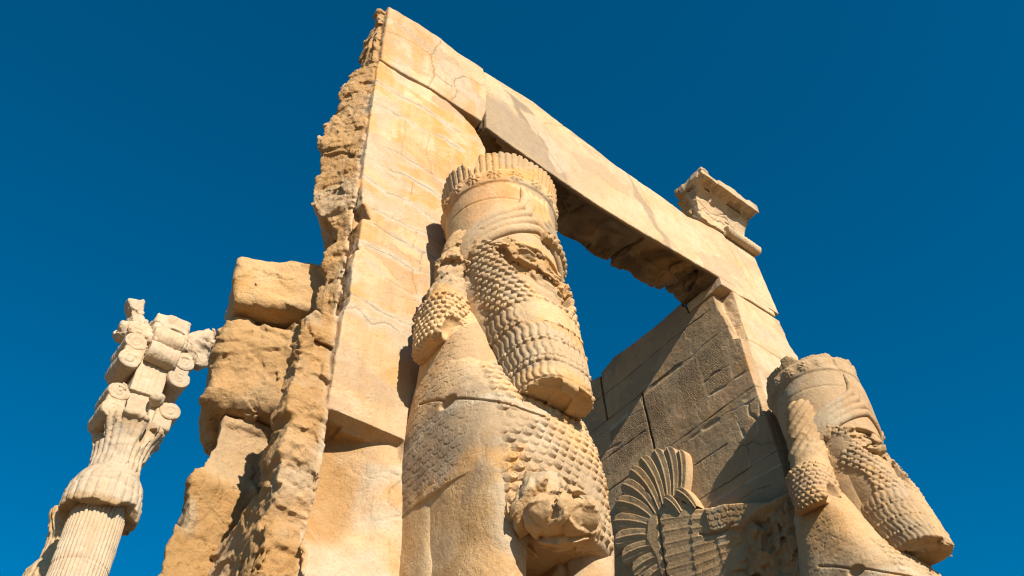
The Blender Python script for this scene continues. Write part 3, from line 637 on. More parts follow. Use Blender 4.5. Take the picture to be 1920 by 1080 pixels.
def guardian(loc, dz, label, mat, h, cfg):
    cx, cy = loc
    root = thing('guardian_statue', label, 'statue', (cx, cy, 0))
    def Lc(P): return P[0]-cx, P[1]-cy, P[2]-dz
    crown_top, broken = cfg['crown_top'], cfg['broken']
    def noiseP(P, f, o, s): return fbm(P, f, o, s+cx)
    def weather(P, s=0.0): return 0.006*noiseP(P, 5, 3, 3.0+s)+0.014*np.maximum(noiseP(P, 1.8, 2, 9.0+s)-0.15, 0)
    def mask_c(P):
        x, y, z = Lc(P)
        gy = 0.75*sstep(0.08, 0.26, noiseP(P, 1.25, 3, 5.0)); mo = 0.8*sstep(0.22, 0.36, noiseP(P, 1.5, 3, 15.0))
        seam = np.minimum(np.abs(z-7.31+0.10*np.sin(np.arctan2(x, -y)*1.0)), 9)
        return mo, 0*x, 0*x, gy
    # crown ---------------------------------------------------------
    ztab = [(6.8, .435), (7.0, .440), (7.3, .452), (7.455, .462), (7.46, .474), (7.47, .478), (7.61, .484), (7.62, .47), (7.64, .478), (7.80, .50), (7.95, .535)]
    def crown(P):
        x, y, z = Lc(P); rr = np.sqrt(x*x+y*y); th = np.arctan2(x, -y)
        R = ip(z, ztab)
        d = rr-R
        fl = np.abs(np.sin(th*28))
        up = sstep(7.615, 7.63, z)
        up = up*(0.25*sstep(-0.8, -1.1, th) if broken else 1.0)
        d = d+up*(0.015*(1-fl)**1.6+0.003*np.exp(-((fl-1)/0.012)**2))
        # rosette band
        tt = wrap(th*17)/17; s = tt*0.48; t = z-7.54; q = np.sqrt(s*s+t*t); pa = np.arctan2(t, s)
        ros = 0.026*(np.sqrt(np.clip(1-(q/0.066)**2, 0, 1))*(0.6+0.4*np.cos(pa*8))*sstep(.012, .03, q)+0.9*sstep(0.022, 0.012, q))
        ros = ros*sstep(-0.6, -0.9, th) if broken else ros
        d = d-ros*(z > 7.45)*(z < 7.63)
        if broken:
            top = 7.69+0.08*noiseP(P, 2.2, 2, 2.0)+0.14*chip(P, 3.0, 81.0)+0.07*np.cos(th-0.2)
            d = d+sstep(7.42, 7.6, z)*(0.012+0.03*chip(P, 5, 82.0))*sstep(-1.0, -.7, th)
        else:
            top = crown_top-0.012*(1-np.sqrt(np.clip(1-(1-fl)**2, 0, 1)))-0.03*noiseP(P, 2.2, 2, 2.0)+0.03*chip(P, 5, 85.0)
            gap = sstep(0.13, 0.05, np.abs(wrap(th+1.13)))                    # broken gap in the feather crown
            top = top-0.13*gap
        d = smax(d, z-top, 0.008); d = np.maximum(d, 6.72-z)
        # smooth repair seams
        d = d+0.008*sstep(0.012, 0.003, np.abs(z-7.30+0.05*np.cos(th*1.0+0.3)-0.02*noiseP(P, 2, 2, 8.0)))*(th < 0.2)
        return d+weather(P)
    sdf_mesh('feather_crown', crown, (cx-.6, cy-.6, 6.7+dz), (cx+.6, cy+.6, 8.0+dz), h, mat, root,
             maskfn=lambda P: (lambda x, y, z: (0.7*sstep(0.2, 0.35, noiseP(P, 1.7, 3, 15.0)), 0*x, 0.3*sstep(7.6, 7.64, z), 0.8*sstep(0.06, 0.2, noiseP(P, 1.5, 3, 5.0))*(z > 7.2)*(z < 7.5)))(*Lc(P)))
    # horns: rolls sweeping from the side to the front, then turning up
    def horns(P):
        x, y, z = Lc(P); rr = np.sqrt(x*x+y*y); th = np.arctan2(x, -y); R = ip(z, ztab)+0.004
        d = np.full(x.shape, 9, F); s = -np.abs(th)
        for k in range(4):
            o = 0.072*k
            path = [(-.27+.13*k, 7.41-0.03*k), (-.23+.13*k, 7.27-.045*k), (-.30+.12*k, 7.17-.066*k), (-.55, 7.07-o), (-1.0, 6.97-o), (-1.5, 6.83-o), (-2.1, 6.62-o)]
            path = [(a*0.47, b) for a, b in path]
            dd = pline(s*0.47, z, path)
            d = np.minimum(d, np.sqrt(dd**2+((rr-R)*1.15)**2)-0.034*sstep(7.5, 7.25, z)-0.006)
        return d+0.5*weather(P)
    sdf_mesh('horns', horns, (cx-.56, cy-.56, 6.3+dz), (cx+.56, cy+.56, 7.5+dz), h, mat, root, maskfn=mask_c)
    # head with the battered face -----------------------------------
    fb = cfg['face_damage']; rec_ = cfg['face_rec']
    def head(P):
        x, y, z = Lc(P); th = np.arctan2(x, -y)
        rx = ip(z, [(5.7, .30), (6.0, .355), (6.3, .40), (6.7, .435), (6.95, .445)]); ry = rx*1.0
        d = superell(x, y+0.02, rx, ry, 2.3)
        front = sstep(1.45, 1.0, np.abs(th))
        d = d+rec_*sstep(6.55, 6.68, z)*sstep(1.6, 1.2, np.abs(th))
        dm = sstep(6.30, 6.45, z+0.08*noiseP(P, 3, 2, 3.0))*front*fb
        d = d+dm*(0.05*noiseP(P, 2.6, 2, 13.0)+0.085*chip(P, 3.4, 21.0+cx, 2.4)+0.045*chip(P, 8, 22.0, 2.2)+0.018*chip(P, 18, 23.0, 1.6)+0.03)
        # brow edge, eye hollows, nose stump, cheeks, mouth
        for sg in (-1, 1):
            d = smax(d, -ell([x, y, z], (sg*.17, -.465, 6.74), (.11, .065, .06)), 0.03)
            # ear, tucked against the hair
            e = ell([x, y, z], (sg*.405, -.16, 6.72), (.05, .07, .11)); e = smax(e, -ell([x, y, z], (sg*.45, -.19, 6.73), (.03, .035, .06)), 0.02)
            d = smin(d, e, 0.02)
        for k in range(3):                                        # curls of the ear tuft
            d = smin(d, ell([x, y, z], (-.385-.01*k, -.20, 6.80-.055*k), (.035, .045, .03)), 0.008)
        d = smin(d, capsule([x, y, z], (0.02, -.40, 6.74), (0, -.41, 6.52), .05, .06)+0.05*chip(P, 9, 24.0)+0.02, 0.05)
        d = np.maximum(d, np.maximum(z-6.98, 5.72-z))
        return d+weather(P, 4.0)
    sdf_mesh('head', head, (cx-.56, cy-.62, 5.7+dz), (cx+.56, cy+.5, 7.0+dz), h, mat, root,
             maskfn=lambda P: (lambda x, y, z: (0.5*sstep(0.2, 0.35, noiseP(P, 2.2, 3, 15.0)), 0*x, fb*sstep(6.3, 6.5, z)*(0.5+0.5*sstep(-.1, .2, noiseP(P, 2, 2, 4.))), 0*x))(*Lc(P)))
    # curled fringe below the crown
    def fringe(P):
        x, y, z = Lc(P); rr = np.sqrt(x*x+y*y); th = np.arctan2(x, -y)
        zc = 6.94-0.05*np.cos(th)+0.015*np.sin(th*5)
        d = np.sqrt((rr-0.455)**2+(z-zc)**2)-0.052
        d = d-curls(th*0.5, z-zc+0.0525*1, .062, .053, .018, 3.0)
        a0, a1 = cfg['fringe']
        d = smax(d, np.maximum(a0-th, th-a1)*0.45, 0.02)
        return d+0.012*np.maximum(ridge(P, 6, 2, 9.0), 0)
    sdf_mesh('fringe', fringe, (cx-.6, cy-.6, 6.75+dz), (cx+.6, cy+.6, 7.1+dz), h, mat, root, maskfn=lambda P: (0*P[0], 0*P[0], 0.5+0*P[0], 0*P[0]))
    # hair bunches on the shoulders
    def bunch(sg):
        def f(P):
            x, y, z = Lc(P); x = x*sg
            z = z-cfg['bunch_dz']; w_ = cfg['bunch_w']
            a = capsule([x, y, z], (-.345, .03, 6.95), (-.465, .09, 6.25), .15*w_**.6, .17*w_**.6)
            strands = (0.022 if sg*cfg['hair_damage'] > .5 else 0.021)*np.abs(np.sin((z*1.0-x*0.8+y*0.7)*30))*sstep(6.30, 6.42, z)
            b = superell(x+.48, y-.12, .165*w_, .20, 2.4); b = smax(b, np.abs(z-6.02)-.22, 0.08)
            ph = np.arctan2(y-.13, -(x+.50))
            b = b-curls(ph*0.20, z+0.25*x, .050, .048, .017, 5.0)*sstep(6.32, 6.24, z)
            d = smin(a-strands+0.01, b, 0.04)
            rg = sstep(6.22, 6.5, z)*sstep(-.1, -.02, -(y-.08)-x*0.5-.25)
            d = d+(0.03*noiseP(P, 4, 2, 9.0)+0.05*chip(P, 6, 31.0)+0.022*chip(P, 14, 32.0)+.015)*cfg['hair_damage']*sstep(6.2, 6.45, z)*sstep(6.95, 6.75, z)*(0.25+0.75*rg)
            hole = ell([x, y, z], (-.52, -.12, 5.86), (.10, .13, .14))       # broken hollow at the lower end
            d = smax(d, -hole+0.01*noiseP(P, 8, 2, 3.0), 0.01)
            d = smax(d, 5.84+0.05*noiseP(P, 5, 2, 7.0)+0.25*(x+.5)-z, 0.02)
            return d+0.5*weather(P, 7.0)
        return f
    for sg in (1, -1):
        x0, x1 = (cx-.85, cx-.15) if sg == 1 else (cx+.15, cx+.85)
        sdf_mesh('hair_bunch', bunch(sg), (x0, cy-.3, 5.75+dz), (x1, cy+.42, 7.3+dz), h if sg == 1 else h*1.5, mat, root,
                 maskfn=lambda P: (lambda x, y, z: (0.3*sstep(0.2, 0.35, noiseP(P, 2.2, 3, 15.0)), 0*x, 0.7*sstep(6.5, 6.7, z), 0*x))(*Lc(P)))
    # beard ----------------------------------------------------------
    bb = cfg['beard_bottom']
    def beard(P):
        x, y, z = Lc(P)
        oy = ip(z, [(bb, -.39), (5.5, -.35), (5.75, -.29), (6.0, -.235), (6.2, -.19), (6.6, -.10), (6.8, -.08)])
        rx = ip(z, [(bb-.02, .235), (bb+.05, .24), (5.5, .255), (5.75, .285), (5.95, .315), (6.1, .345), (6.35, .385), (6.6, .41), (6.8, .42)])
        ry = ip(z, [(bb-.02, .25), (5.5, .275), (5.75, .30), (5.95, .315), (6.2, .33), (6.6, .36), (6.8, .38)])
        d = superell(x, y-oy, rx, ry, 2.6)
        th = np.arctan2(x/1.0, -(y-oy)); u = th*0.30
        per = (5.93-bb)/4.0; fr = ((z-bb)/per) % 1.0
        lk = (z < 5.93)
        cu_z = ((z-bb)/per-np.floor((z-bb)/per))*per
        relief_low = np.where(fr < 0.30, curls(u, cu_z, per*0.30*0.95, per*0.30, .020, 2.0),
                              0.016*np.sqrt(np.clip(np.abs(np.sin(u*pi/0.052+0.5*np.sin(z*55))), 0, 1)))
        relief_up = curls(u, z, .052, .050, .018, 9.0)
        line = ip(np.abs(x), [(0, 6.02), (.12, 6.06), (.24, 6.22), (.33, 6.5), (.38, 6.72)])
        low = sstep(5.94, 5.92, z)
        wearm = np.maximum(sstep(0.36, 0.22, noiseP(P, 2.1, 2, 37.0)), sstep(5.75, 5.65, z))
        d = d-wearm*(relief_low*low+relief_up*(1-low)*sstep(line+0.01, line-0.01, z))
        d = smax(d, z-line-0.02, 0.02)
        # ragged broken lower rim, lip standing out
        bot = bb+0.03+0.03*noiseP(P, 4, 2, 6.0)+0.06*chip(P, 7, 91.0)
        d = smax(d, bot-z+0.25*np.maximum(0, -0.0), 0.012)
        dd = superell(x, y-oy, rx-.04, ry-.04, 2.6)
        return d+0.6*weather(P, 11.0)
    sdf_mesh('beard', beard, (cx-.48, cy-.62, bb-.05+dz), (cx+.48, cy+.3, 6.8+dz), h, mat, root,
             maskfn=lambda P: (lambda x, y, z: (0.35*sstep(0.25, 0.4, noiseP(P, 2.0, 3, 15.0)), 0*x, 0.8*sstep(bb+.06, bb+.03, z), 0.6*sstep(0.05, 0.25, noiseP(P, 1.6, 3, 5.0))*sstep(.1, -.1, x)))(*Lc(P)))
    # body: bull chest with curls, feathered shoulders -----------------
    zb = cfg['body_bottom']
    def body(P):
        x, y, z = Lc(P)
        rx = ip(z, [(4.2, .49), (4.66, .515), (5.0, .53), (5.6, .54), (5.85, .535), (6.05, .505), (6.2, .44), (6.32, .34), (6.4, .22)])
        ry = ip(z, [(4.2, .70), (4.66, .72), (5.0, .67), (5.25, .58), (5.5, .46), (5.8, .38), (6.05, .34), (6.2, .31), (6.4, .22)])
        hem = ip(y, [(-.52, 4.43), (-.35, 4.54), (-.19, 4.63), (.35, 4.70), (.9, 4.72)])+0.008*noiseP(P, 4, 2, 33.0)
        under = sstep(hem+0.004, hem-0.012, z)
        under = under*(1-sstep(.405, .385, np.abs(x))*(y < 0)); k = under*0.06
        d = superell(x, y-.2, rx-k, ry-k, 3.1)
        chest = sstep(.405, .385, np.abs(x))*(y < 0)
        th = np.arctan2(x, -(y-.2)*0.85); u = th*0.66
        wm = sstep(0.42, 0.2, noiseP(P, 1.9, 2, 27.0))
        sc = scales(u, z, .120, .062, .0050)*(1-chest)*(1-under)*sstep(6.3, 6.1, z)
        cu = curls(x*1.05, z, .070, .066, .015, 1.0)*chest*(z > 4.3)*(z < 5.55)
        d = d-wm*(sc+cu)
        # block joint running across shoulder and chest
        jt = np.abs(z+0.02*noiseP(P, 4, 2, 2.0)-5.07-0.55*(y+.4))+9*(x > -.1)
        d = d+0.02*sstep(0.011, 0.004, jt)*(y < .3)
        d = smax(d, -ell([x, y, z], (-.53, -.02, 5.26), (.05, .08, .045)), 0.01)
        d = smax(d, zb-z, 0.05)
        return d+weather(P, 15.0)+0.02*noiseP(P, 1.3, 2, 19.0)
    def body_mask(P):
        x, y, z = Lc(P)
        mo = sstep(0.045, 0.01, pline(x+0.05*noiseP(P, 3, 2, 2.), z+0.05*noiseP(P, 3, 2, 6.), [(-.6, 5.17), (-.3, 5.17), (-.2, 5.08), (-.05, 5.14), (.1, 5.2)]))
        mo = np.maximum(mo, sstep(0.05, 0.01, pline(x, z+0.06*noiseP(P, 3, 2, 6.), [(-.2, 5.1), (-.15, 4.9)])))
        mo = np.maximum(mo, 0.6*sstep(0.24, 0.34, noiseP(P, 2.2, 3, 65.0)))
        gy = sstep(0.06, -0.06, poly2(x+0.1*noiseP(P, 2, 3, 3.), z+0.1*noiseP(P, 2, 3, 7.), [(-.75, 4.8), (-.7, 5.2), (-.5, 5.3), (-.1, 5.05), (-.1, 4.82), (-.4, 4.74)]))*0.8*cfg['grey']
        gy = np.maximum(gy, 0.5*sstep(0.15, 0.3, noiseP(P, 1.4, 3, 75.0)))
        return mo, 0*x, 0*x, gy
    sdf_mesh('feathered_body', body, (cx-.75, cy-.7, zb+dz), (cx+.75, cy+.95, 6.5+dz), h*0.72, mat, root, maskfn=body_mask)
    # forelegs ---------------------------------------------------------
    def leg(sg):
        def f(P):
            x, y, z = Lc(P); x = x*sg
            up_ = superell(x+.31, y-.06, ip(z, [(3.6, .16), (4.0, .175), (4.4, .19), (4.8, .195)]), ip(z, [(3.6, .34), (4.0, .41), (4.35, .455), (4.8, .455)]), 2.6)
            up_ = smax(up_, np.maximum(z-4.8, 3.7-z), 0.08)
            d = smin(up_, capsule([x, y, z], (-.31, -.08, 4.0), (-.31, -.05, 2.9), .18, .17), 0.12)
            d = smin(d, capsule([x, y, z], (-.31, -.05, 2.9), (-.31, -.07, 1.25), .18, .15), 0.08)
            d = smin(d, ell([x, y, z], (-.36, -.14, 1.15), (.22, .28, .2)), 0.06); d = np.maximum(d, 1.0-dz-z)
            brk = sstep(0.0, 0.2, noiseP(P, 1.9, 2, 47.0))*sstep(-.35, -.2, x)
            return d+brk*(0.045*chip(P, 5, 51.0)+0.02*chip(P, 13, 52.0)+0.01)+0.018*noiseP(P, 2.3, 2, 3.0)+weather(P, 21.0)
        return f
    for sg in (1, -1):
        xr_ = (cx-.75, cx-.05) if sg == 1 else (cx+.05, cx+.75)
        sdf_mesh('foreleg', leg(sg), (xr_[0], cy-.6, 1.0), (xr_[1], cy+.4, 5.0+dz), cfg['leg_h'], mat, root,
                 maskfn=lambda P: (lambda x, y, z: (0.8*sstep(0.12, 0.3, noiseP(P, 1.6, 3, 15.0)), 0*x, sstep(0.0, 0.2, noiseP(P, 1.9, 2, 47.0)), 0.6*sstep(0.1, 0.25, noiseP(P, 1.4, 3, 5.0))))(*Lc(P)))
    # bulk behind the legs, tied into the pier; broken stump on the chest
    sdf_mesh('flank', lambda P: (lambda x, y, z: box([x, y, z], (-.5, .12, 1.0-dz), (.5, 1.0, 4.8), .1)+0.01*noiseP(P, 3, 2, 3.0))(*Lc(P)), (cx-.55, cy+.05, 1.0), (cx+.55, cy+1.05, 4.85+dz), 0.04, mat, root)
    def stump(P):
        x, y, z = Lc(P)
        d = ell(rotP([x, y, z], (-.14, -.56, 4.24), rx=0.25), (0, 0, 0), (.235, .26, .175))
        d = smin(d, ell([x, y, z], (-.18, -.47, 4.43), (.13, .16, .12)), 0.08)
        return d+0.03*noiseP(P, 2.6, 2, 3.0)+0.085*chip(P, 3.4, 41.0)+0.035*chip(P, 9, 42.0)-0.01*ridge(P, 12, 3, 7.0)+0.02
    sdf_mesh('broken_stump', stump, (cx-.6, cy-1.05, 3.8+dz), (cx+.4, cy-.05, 4.8+dz), h, mat, root, maskfn=lambda P: (0.5*sstep(0.1, .3, fbm(P, 3, 2, 3.)), 0*P[0], 0.45+0*P[0], 0*P[0]))
    sdf_mesh('plinth', lambda P: box(P, (cx-.8, cy-.8, -.3), (cx+.8, cy+1.2, 1.02), .03)+0.01*fbm(P, 3, 2, 3.0), (cx-.85, cy-.85, -.35), (cx+.85, cy+1.25, 1.05), 0.05, mat, root)
    return root
G1 = guardian((2.94, 3.52), 0.0, 'left guardian colossus with tall fluted feather crown, curled beard and feathered chest', M_STAT, 0.0088,
    dict(crown_top=7.835, broken=False, face_damage=1.0, hair_damage=1.0, fringe=(0.05, 1.9), beard_bottom=5.18, body_bottom=4.25, grey=1.0, leg_h=0.013, bunch_dz=0.0, bunch_w=1.0, face_rec=0.02))
G2 = guardian((7.18, 3.50), 0.2, 'right guardian colossus with broken crown, curled beard and raised wing on the passage wall', M_STAT2, 0.0125,
    dict(crown_top=7.75, broken=True, face_damage=1.0, hair_damage=0.25, fringe=(0.7, 1.9), beard_bottom=5.37, body_bottom=4.25, grey=0.2, leg_h=0.03, bunch_dz=0.12, bunch_w=1.3, face_rec=0.07))

# ------------------------------------------------------------------ wing of the right guardian, carved on the passage wall (x = 6.96)
def WX(depth, y, z): return XR-depth
WING = [(3.85, 6.62), (4.19, 6.65), (4.5, 6.82), (4.74, 6.94), (4.93, 7.0), (5.1, 7.10), (5.2, 7.22), (5.35, 7.34), (5.6, 7.38), (5.86, 7.36), (5.95, 7.1), (5.85, 6.8), (5.8, 6.3), (5.75, 5.6), (3.85, 5.6)]
cov = []   # covert feathers: root, tip (y, z), half width
def fan(r0, r1, t0, t1, n, w, bow=0.0):
    for i in range(n):
        k = i/(n-1)
        cov.append(((r0[0]+(r1[0]-r0[0])*k, r0[1]+(r1[1]-r0[1])*k), (t0[0]+(t1[0]-t0[0])*k+bow*sin(pi*k), t0[1]+(t1[1]-t0[1])*k), w))
fan((5.10, 6.98), (5.05, 6.05), (5.64, 7.20), (5.74, 6.15), 8, .080)
fan((4.80, 6.78), (4.60, 6.10), (5.22, 6.98), (5.30, 6.15), 9, .055, 0.04)
fan((4.45, 6.42), (4.45, 5.9), (4.95, 6.60), (4.95, 6.0), 8, .048)
FAN = [(5.38, 7.26)]+[(r[0]+(t[0]-r[0])*.86, r[1]+(t[1]-r[1])*.86) for r, t in zip([(5.40, 7.20), (5.46, 7.25), (5.52, 7.27), (5.58, 7.28), (5.64, 7.28), (5.69, 7.27), (5.72, 7.22), (5.72, 7.14), (5.72, 7.04), (5.72, 6.93), (5.71, 6.80), (5.70, 6.66), (5.70, 6.52)], [(5.2, 7.92), (5.37, 8.06), (5.57, 8.15), (5.80, 8.17), (6.0, 8.11), (6.17, 7.99), (6.31, 7.80), (6.40, 7.58), (6.42, 7.33), (6.34, 7.06), (6.2, 6.80), (6.05, 6.58), (5.95, 6.36)])]+[(5.74, 6.4), (5.76, 7.0)]
def wing_slab(P):
    x, y, z = P
    ed = poly2(y, z, WING); ed2 = poly2(y, z, FAN)
    # bulge of the upper edge, falling to the wall
    dep = 0.115*sstep(0.0, -0.05, ed)+0.02*sstep(4.9, 4.2, y)
    lay = np.zeros(y.shape, F)
    for (ry, rz), (ty, tz), w in cov:
        dy, dz_ = ty-ry, tz-rz; L = math.hypot(dy, dz_); ux, uz = dy/L, dz_/L
        s = (y-ry)*ux+(z-rz)*uz; t = -(y-ry)*uz+(z-rz)*ux
        end = L-w*0.9*(1-np.sqrt(np.clip(1-(t/w)**2, 0, 1)))
        ins = (s > 0) & (s < end) & (np.abs(t) < w)
        hgt = 0.004+0.011*s/L+0.0045*np.exp(-(t/0.010)**2)-0.005*(np.abs(t)/w)**4
        lay = np.maximum(lay, np.where(ins, hgt, 0))
    # small scales along the top of the wing
    u = y+0.0; ztop = ip(y, [(3.85, 6.62), (4.19, 6.65), (4.5, 6.82), (4.74, 6.94), (4.93, 7.0), (5.1, 7.1)])
    inS = sstep(0.34, 0.32, ztop-z)*sstep(5.02, 4.98, y)
    du = y*0.93+(z)*0.25; dv = z-ztop+0.0
    sc = scales(du, dv, .088, .078, .012)
    lay = np.maximum(lay*(1-inS), inS*(0.03+sc))
    rough = sstep(4.78, 4.55, y+0.12*fbm(P, 3, 2, 3.0)+0.35*(z-6.45))*sstep(6.62, 6.5, z+0.08*fbm(P, 3, 2, 8.0))
    cut = pline(y+0.02*fbm(P, 6, 2, 3.), z+0.02*fbm(P, 6, 2, 6.), [(4.68, 6.62), (4.85, 6.63), (5.05, 6.70), (5.15, 6.76)])
    surf = dep+lay*(1-rough)+rough*(0.05*fbm(P, 3, 3, 21.0)+0.09*chip(P, 4, 61.0)+0.035*chip(P, 11, 62.0)-0.03)-0.03*sstep(0.018, 0.006, cut)
    gap = pline(y+0.01*fbm(P, 6, 2, 3.), z, [(5.66, 7.30), (5.70, 6.95), (5.71, 6.5), (5.70, 5.6)])
    surf = surf-0.09*sstep(0.016, 0.008, gap)
    d = (XR-surf)-x
    w1 = np.maximum(np.maximum(d, ed)*0.8, x-XR-0.03)
    return np.minimum(w1, np.maximum(np.maximum(XR-0.088-x, ed2+0.01*fbm(P, 5, 2, 2.)), x-XR-0.03))
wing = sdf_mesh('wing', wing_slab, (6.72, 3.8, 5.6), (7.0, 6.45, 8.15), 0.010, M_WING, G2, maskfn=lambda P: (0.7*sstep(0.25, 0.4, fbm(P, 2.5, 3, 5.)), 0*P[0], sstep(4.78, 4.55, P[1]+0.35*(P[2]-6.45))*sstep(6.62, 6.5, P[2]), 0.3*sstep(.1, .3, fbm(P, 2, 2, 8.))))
def feather(root, tip, w, bend, depth, lift):
    """one long primary: a dished blade with a raised shaft, skirted down to the wall"""
    nu, nv = 44, 25
    s = np.linspace(0, 1, nu)[:, None]; t = np.linspace(-1, 1, nv)[None, :]
    ry, rz = root; ty, tz = tip; dy, dz_ = ty-ry, tz-rz; L = math.hypot(dy, dz_); py, pz = -dz_/L, dy/L
    by = ry+dy*s+bend*py*np.sin(s*pi*0.9); bz = rz+dz_*s+bend*pz*np.sin(s*pi*0.9)
    ww = w*(0.42+0.58*np.sin(np.clip(s*0.75+0.1, 0, 1)*pi/2*1.0))*np.sqrt(np.clip(1-np.clip((s-0.80)/0.20, 0, 1)**2, 0.0004, 1))
    T = np.clip(t, -0.92, 0.92)
    y = by+ww*T*py; z = bz+ww*T*pz
    dep = depth*(0.92+0.08*s)+lift+0.013*np.exp(-((t-0.12)/0.07)**2)+0.007*np.exp(-((t+0.5)/0.07)**2)+0.012*t-0.006*t*t
    dep = np.where(np.abs(t) > 0.93, -0.02, dep)*np.ones_like(s)
    e = np.clip((s-0.985)/0.015, 0, 1); dep = dep*(1-e)+(-0.02)*e
    P = np.stack([XR-dep, y, z], -1)
    nz = evalP(lambda q: fbm(q, 6, 2, 3.0), P.reshape(-1, 3).astype(F)).reshape(nu, nv)
    P[..., 0] += 0.007*nz; P[..., 1] += 0.006*nz
    gy = np.zeros((nu*nv, 4), F); gy[:, 0] = np.clip((nz.ravel()-0.45)*3, 0, 0.6)
    return grid_mesh('feather', P, M_WING, wing, loc=tuple(G2.location), mask=gy)
tips = [(5.2, 7.92), (5.37, 8.06), (5.57, 8.15), (5.80, 8.17), (6.0, 8.11), (6.17, 7.99), (6.31, 7.80), (6.40, 7.58), (6.42, 7.33), (6.34, 7.06), (6.2, 6.80), (6.05, 6.58), (5.95, 6.36)]
roots = [(5.40, 7.20), (5.46, 7.25), (5.52, 7.27), (5.58, 7.28), (5.64, 7.28), (5.69, 7.27), (5.72, 7.22), (5.72, 7.14), (5.72, 7.04), (5.72, 6.93), (5.71, 6.80), (5.70, 6.66), (5.70, 6.52)]
for i, (a, b) in enumerate(zip(roots, tips)):
    feather(a, b, 0.122 if i else 0.10, 0.07 if i < 7 else 0.04, 0.108, 0)
feather((5.12, 7.06), (5.34, 7.42), 0.075, 0.03, 0.135, 0); feather((5.34, 7.12), (5.52, 7.42), 0.075, 0.02, 0.14, 0)

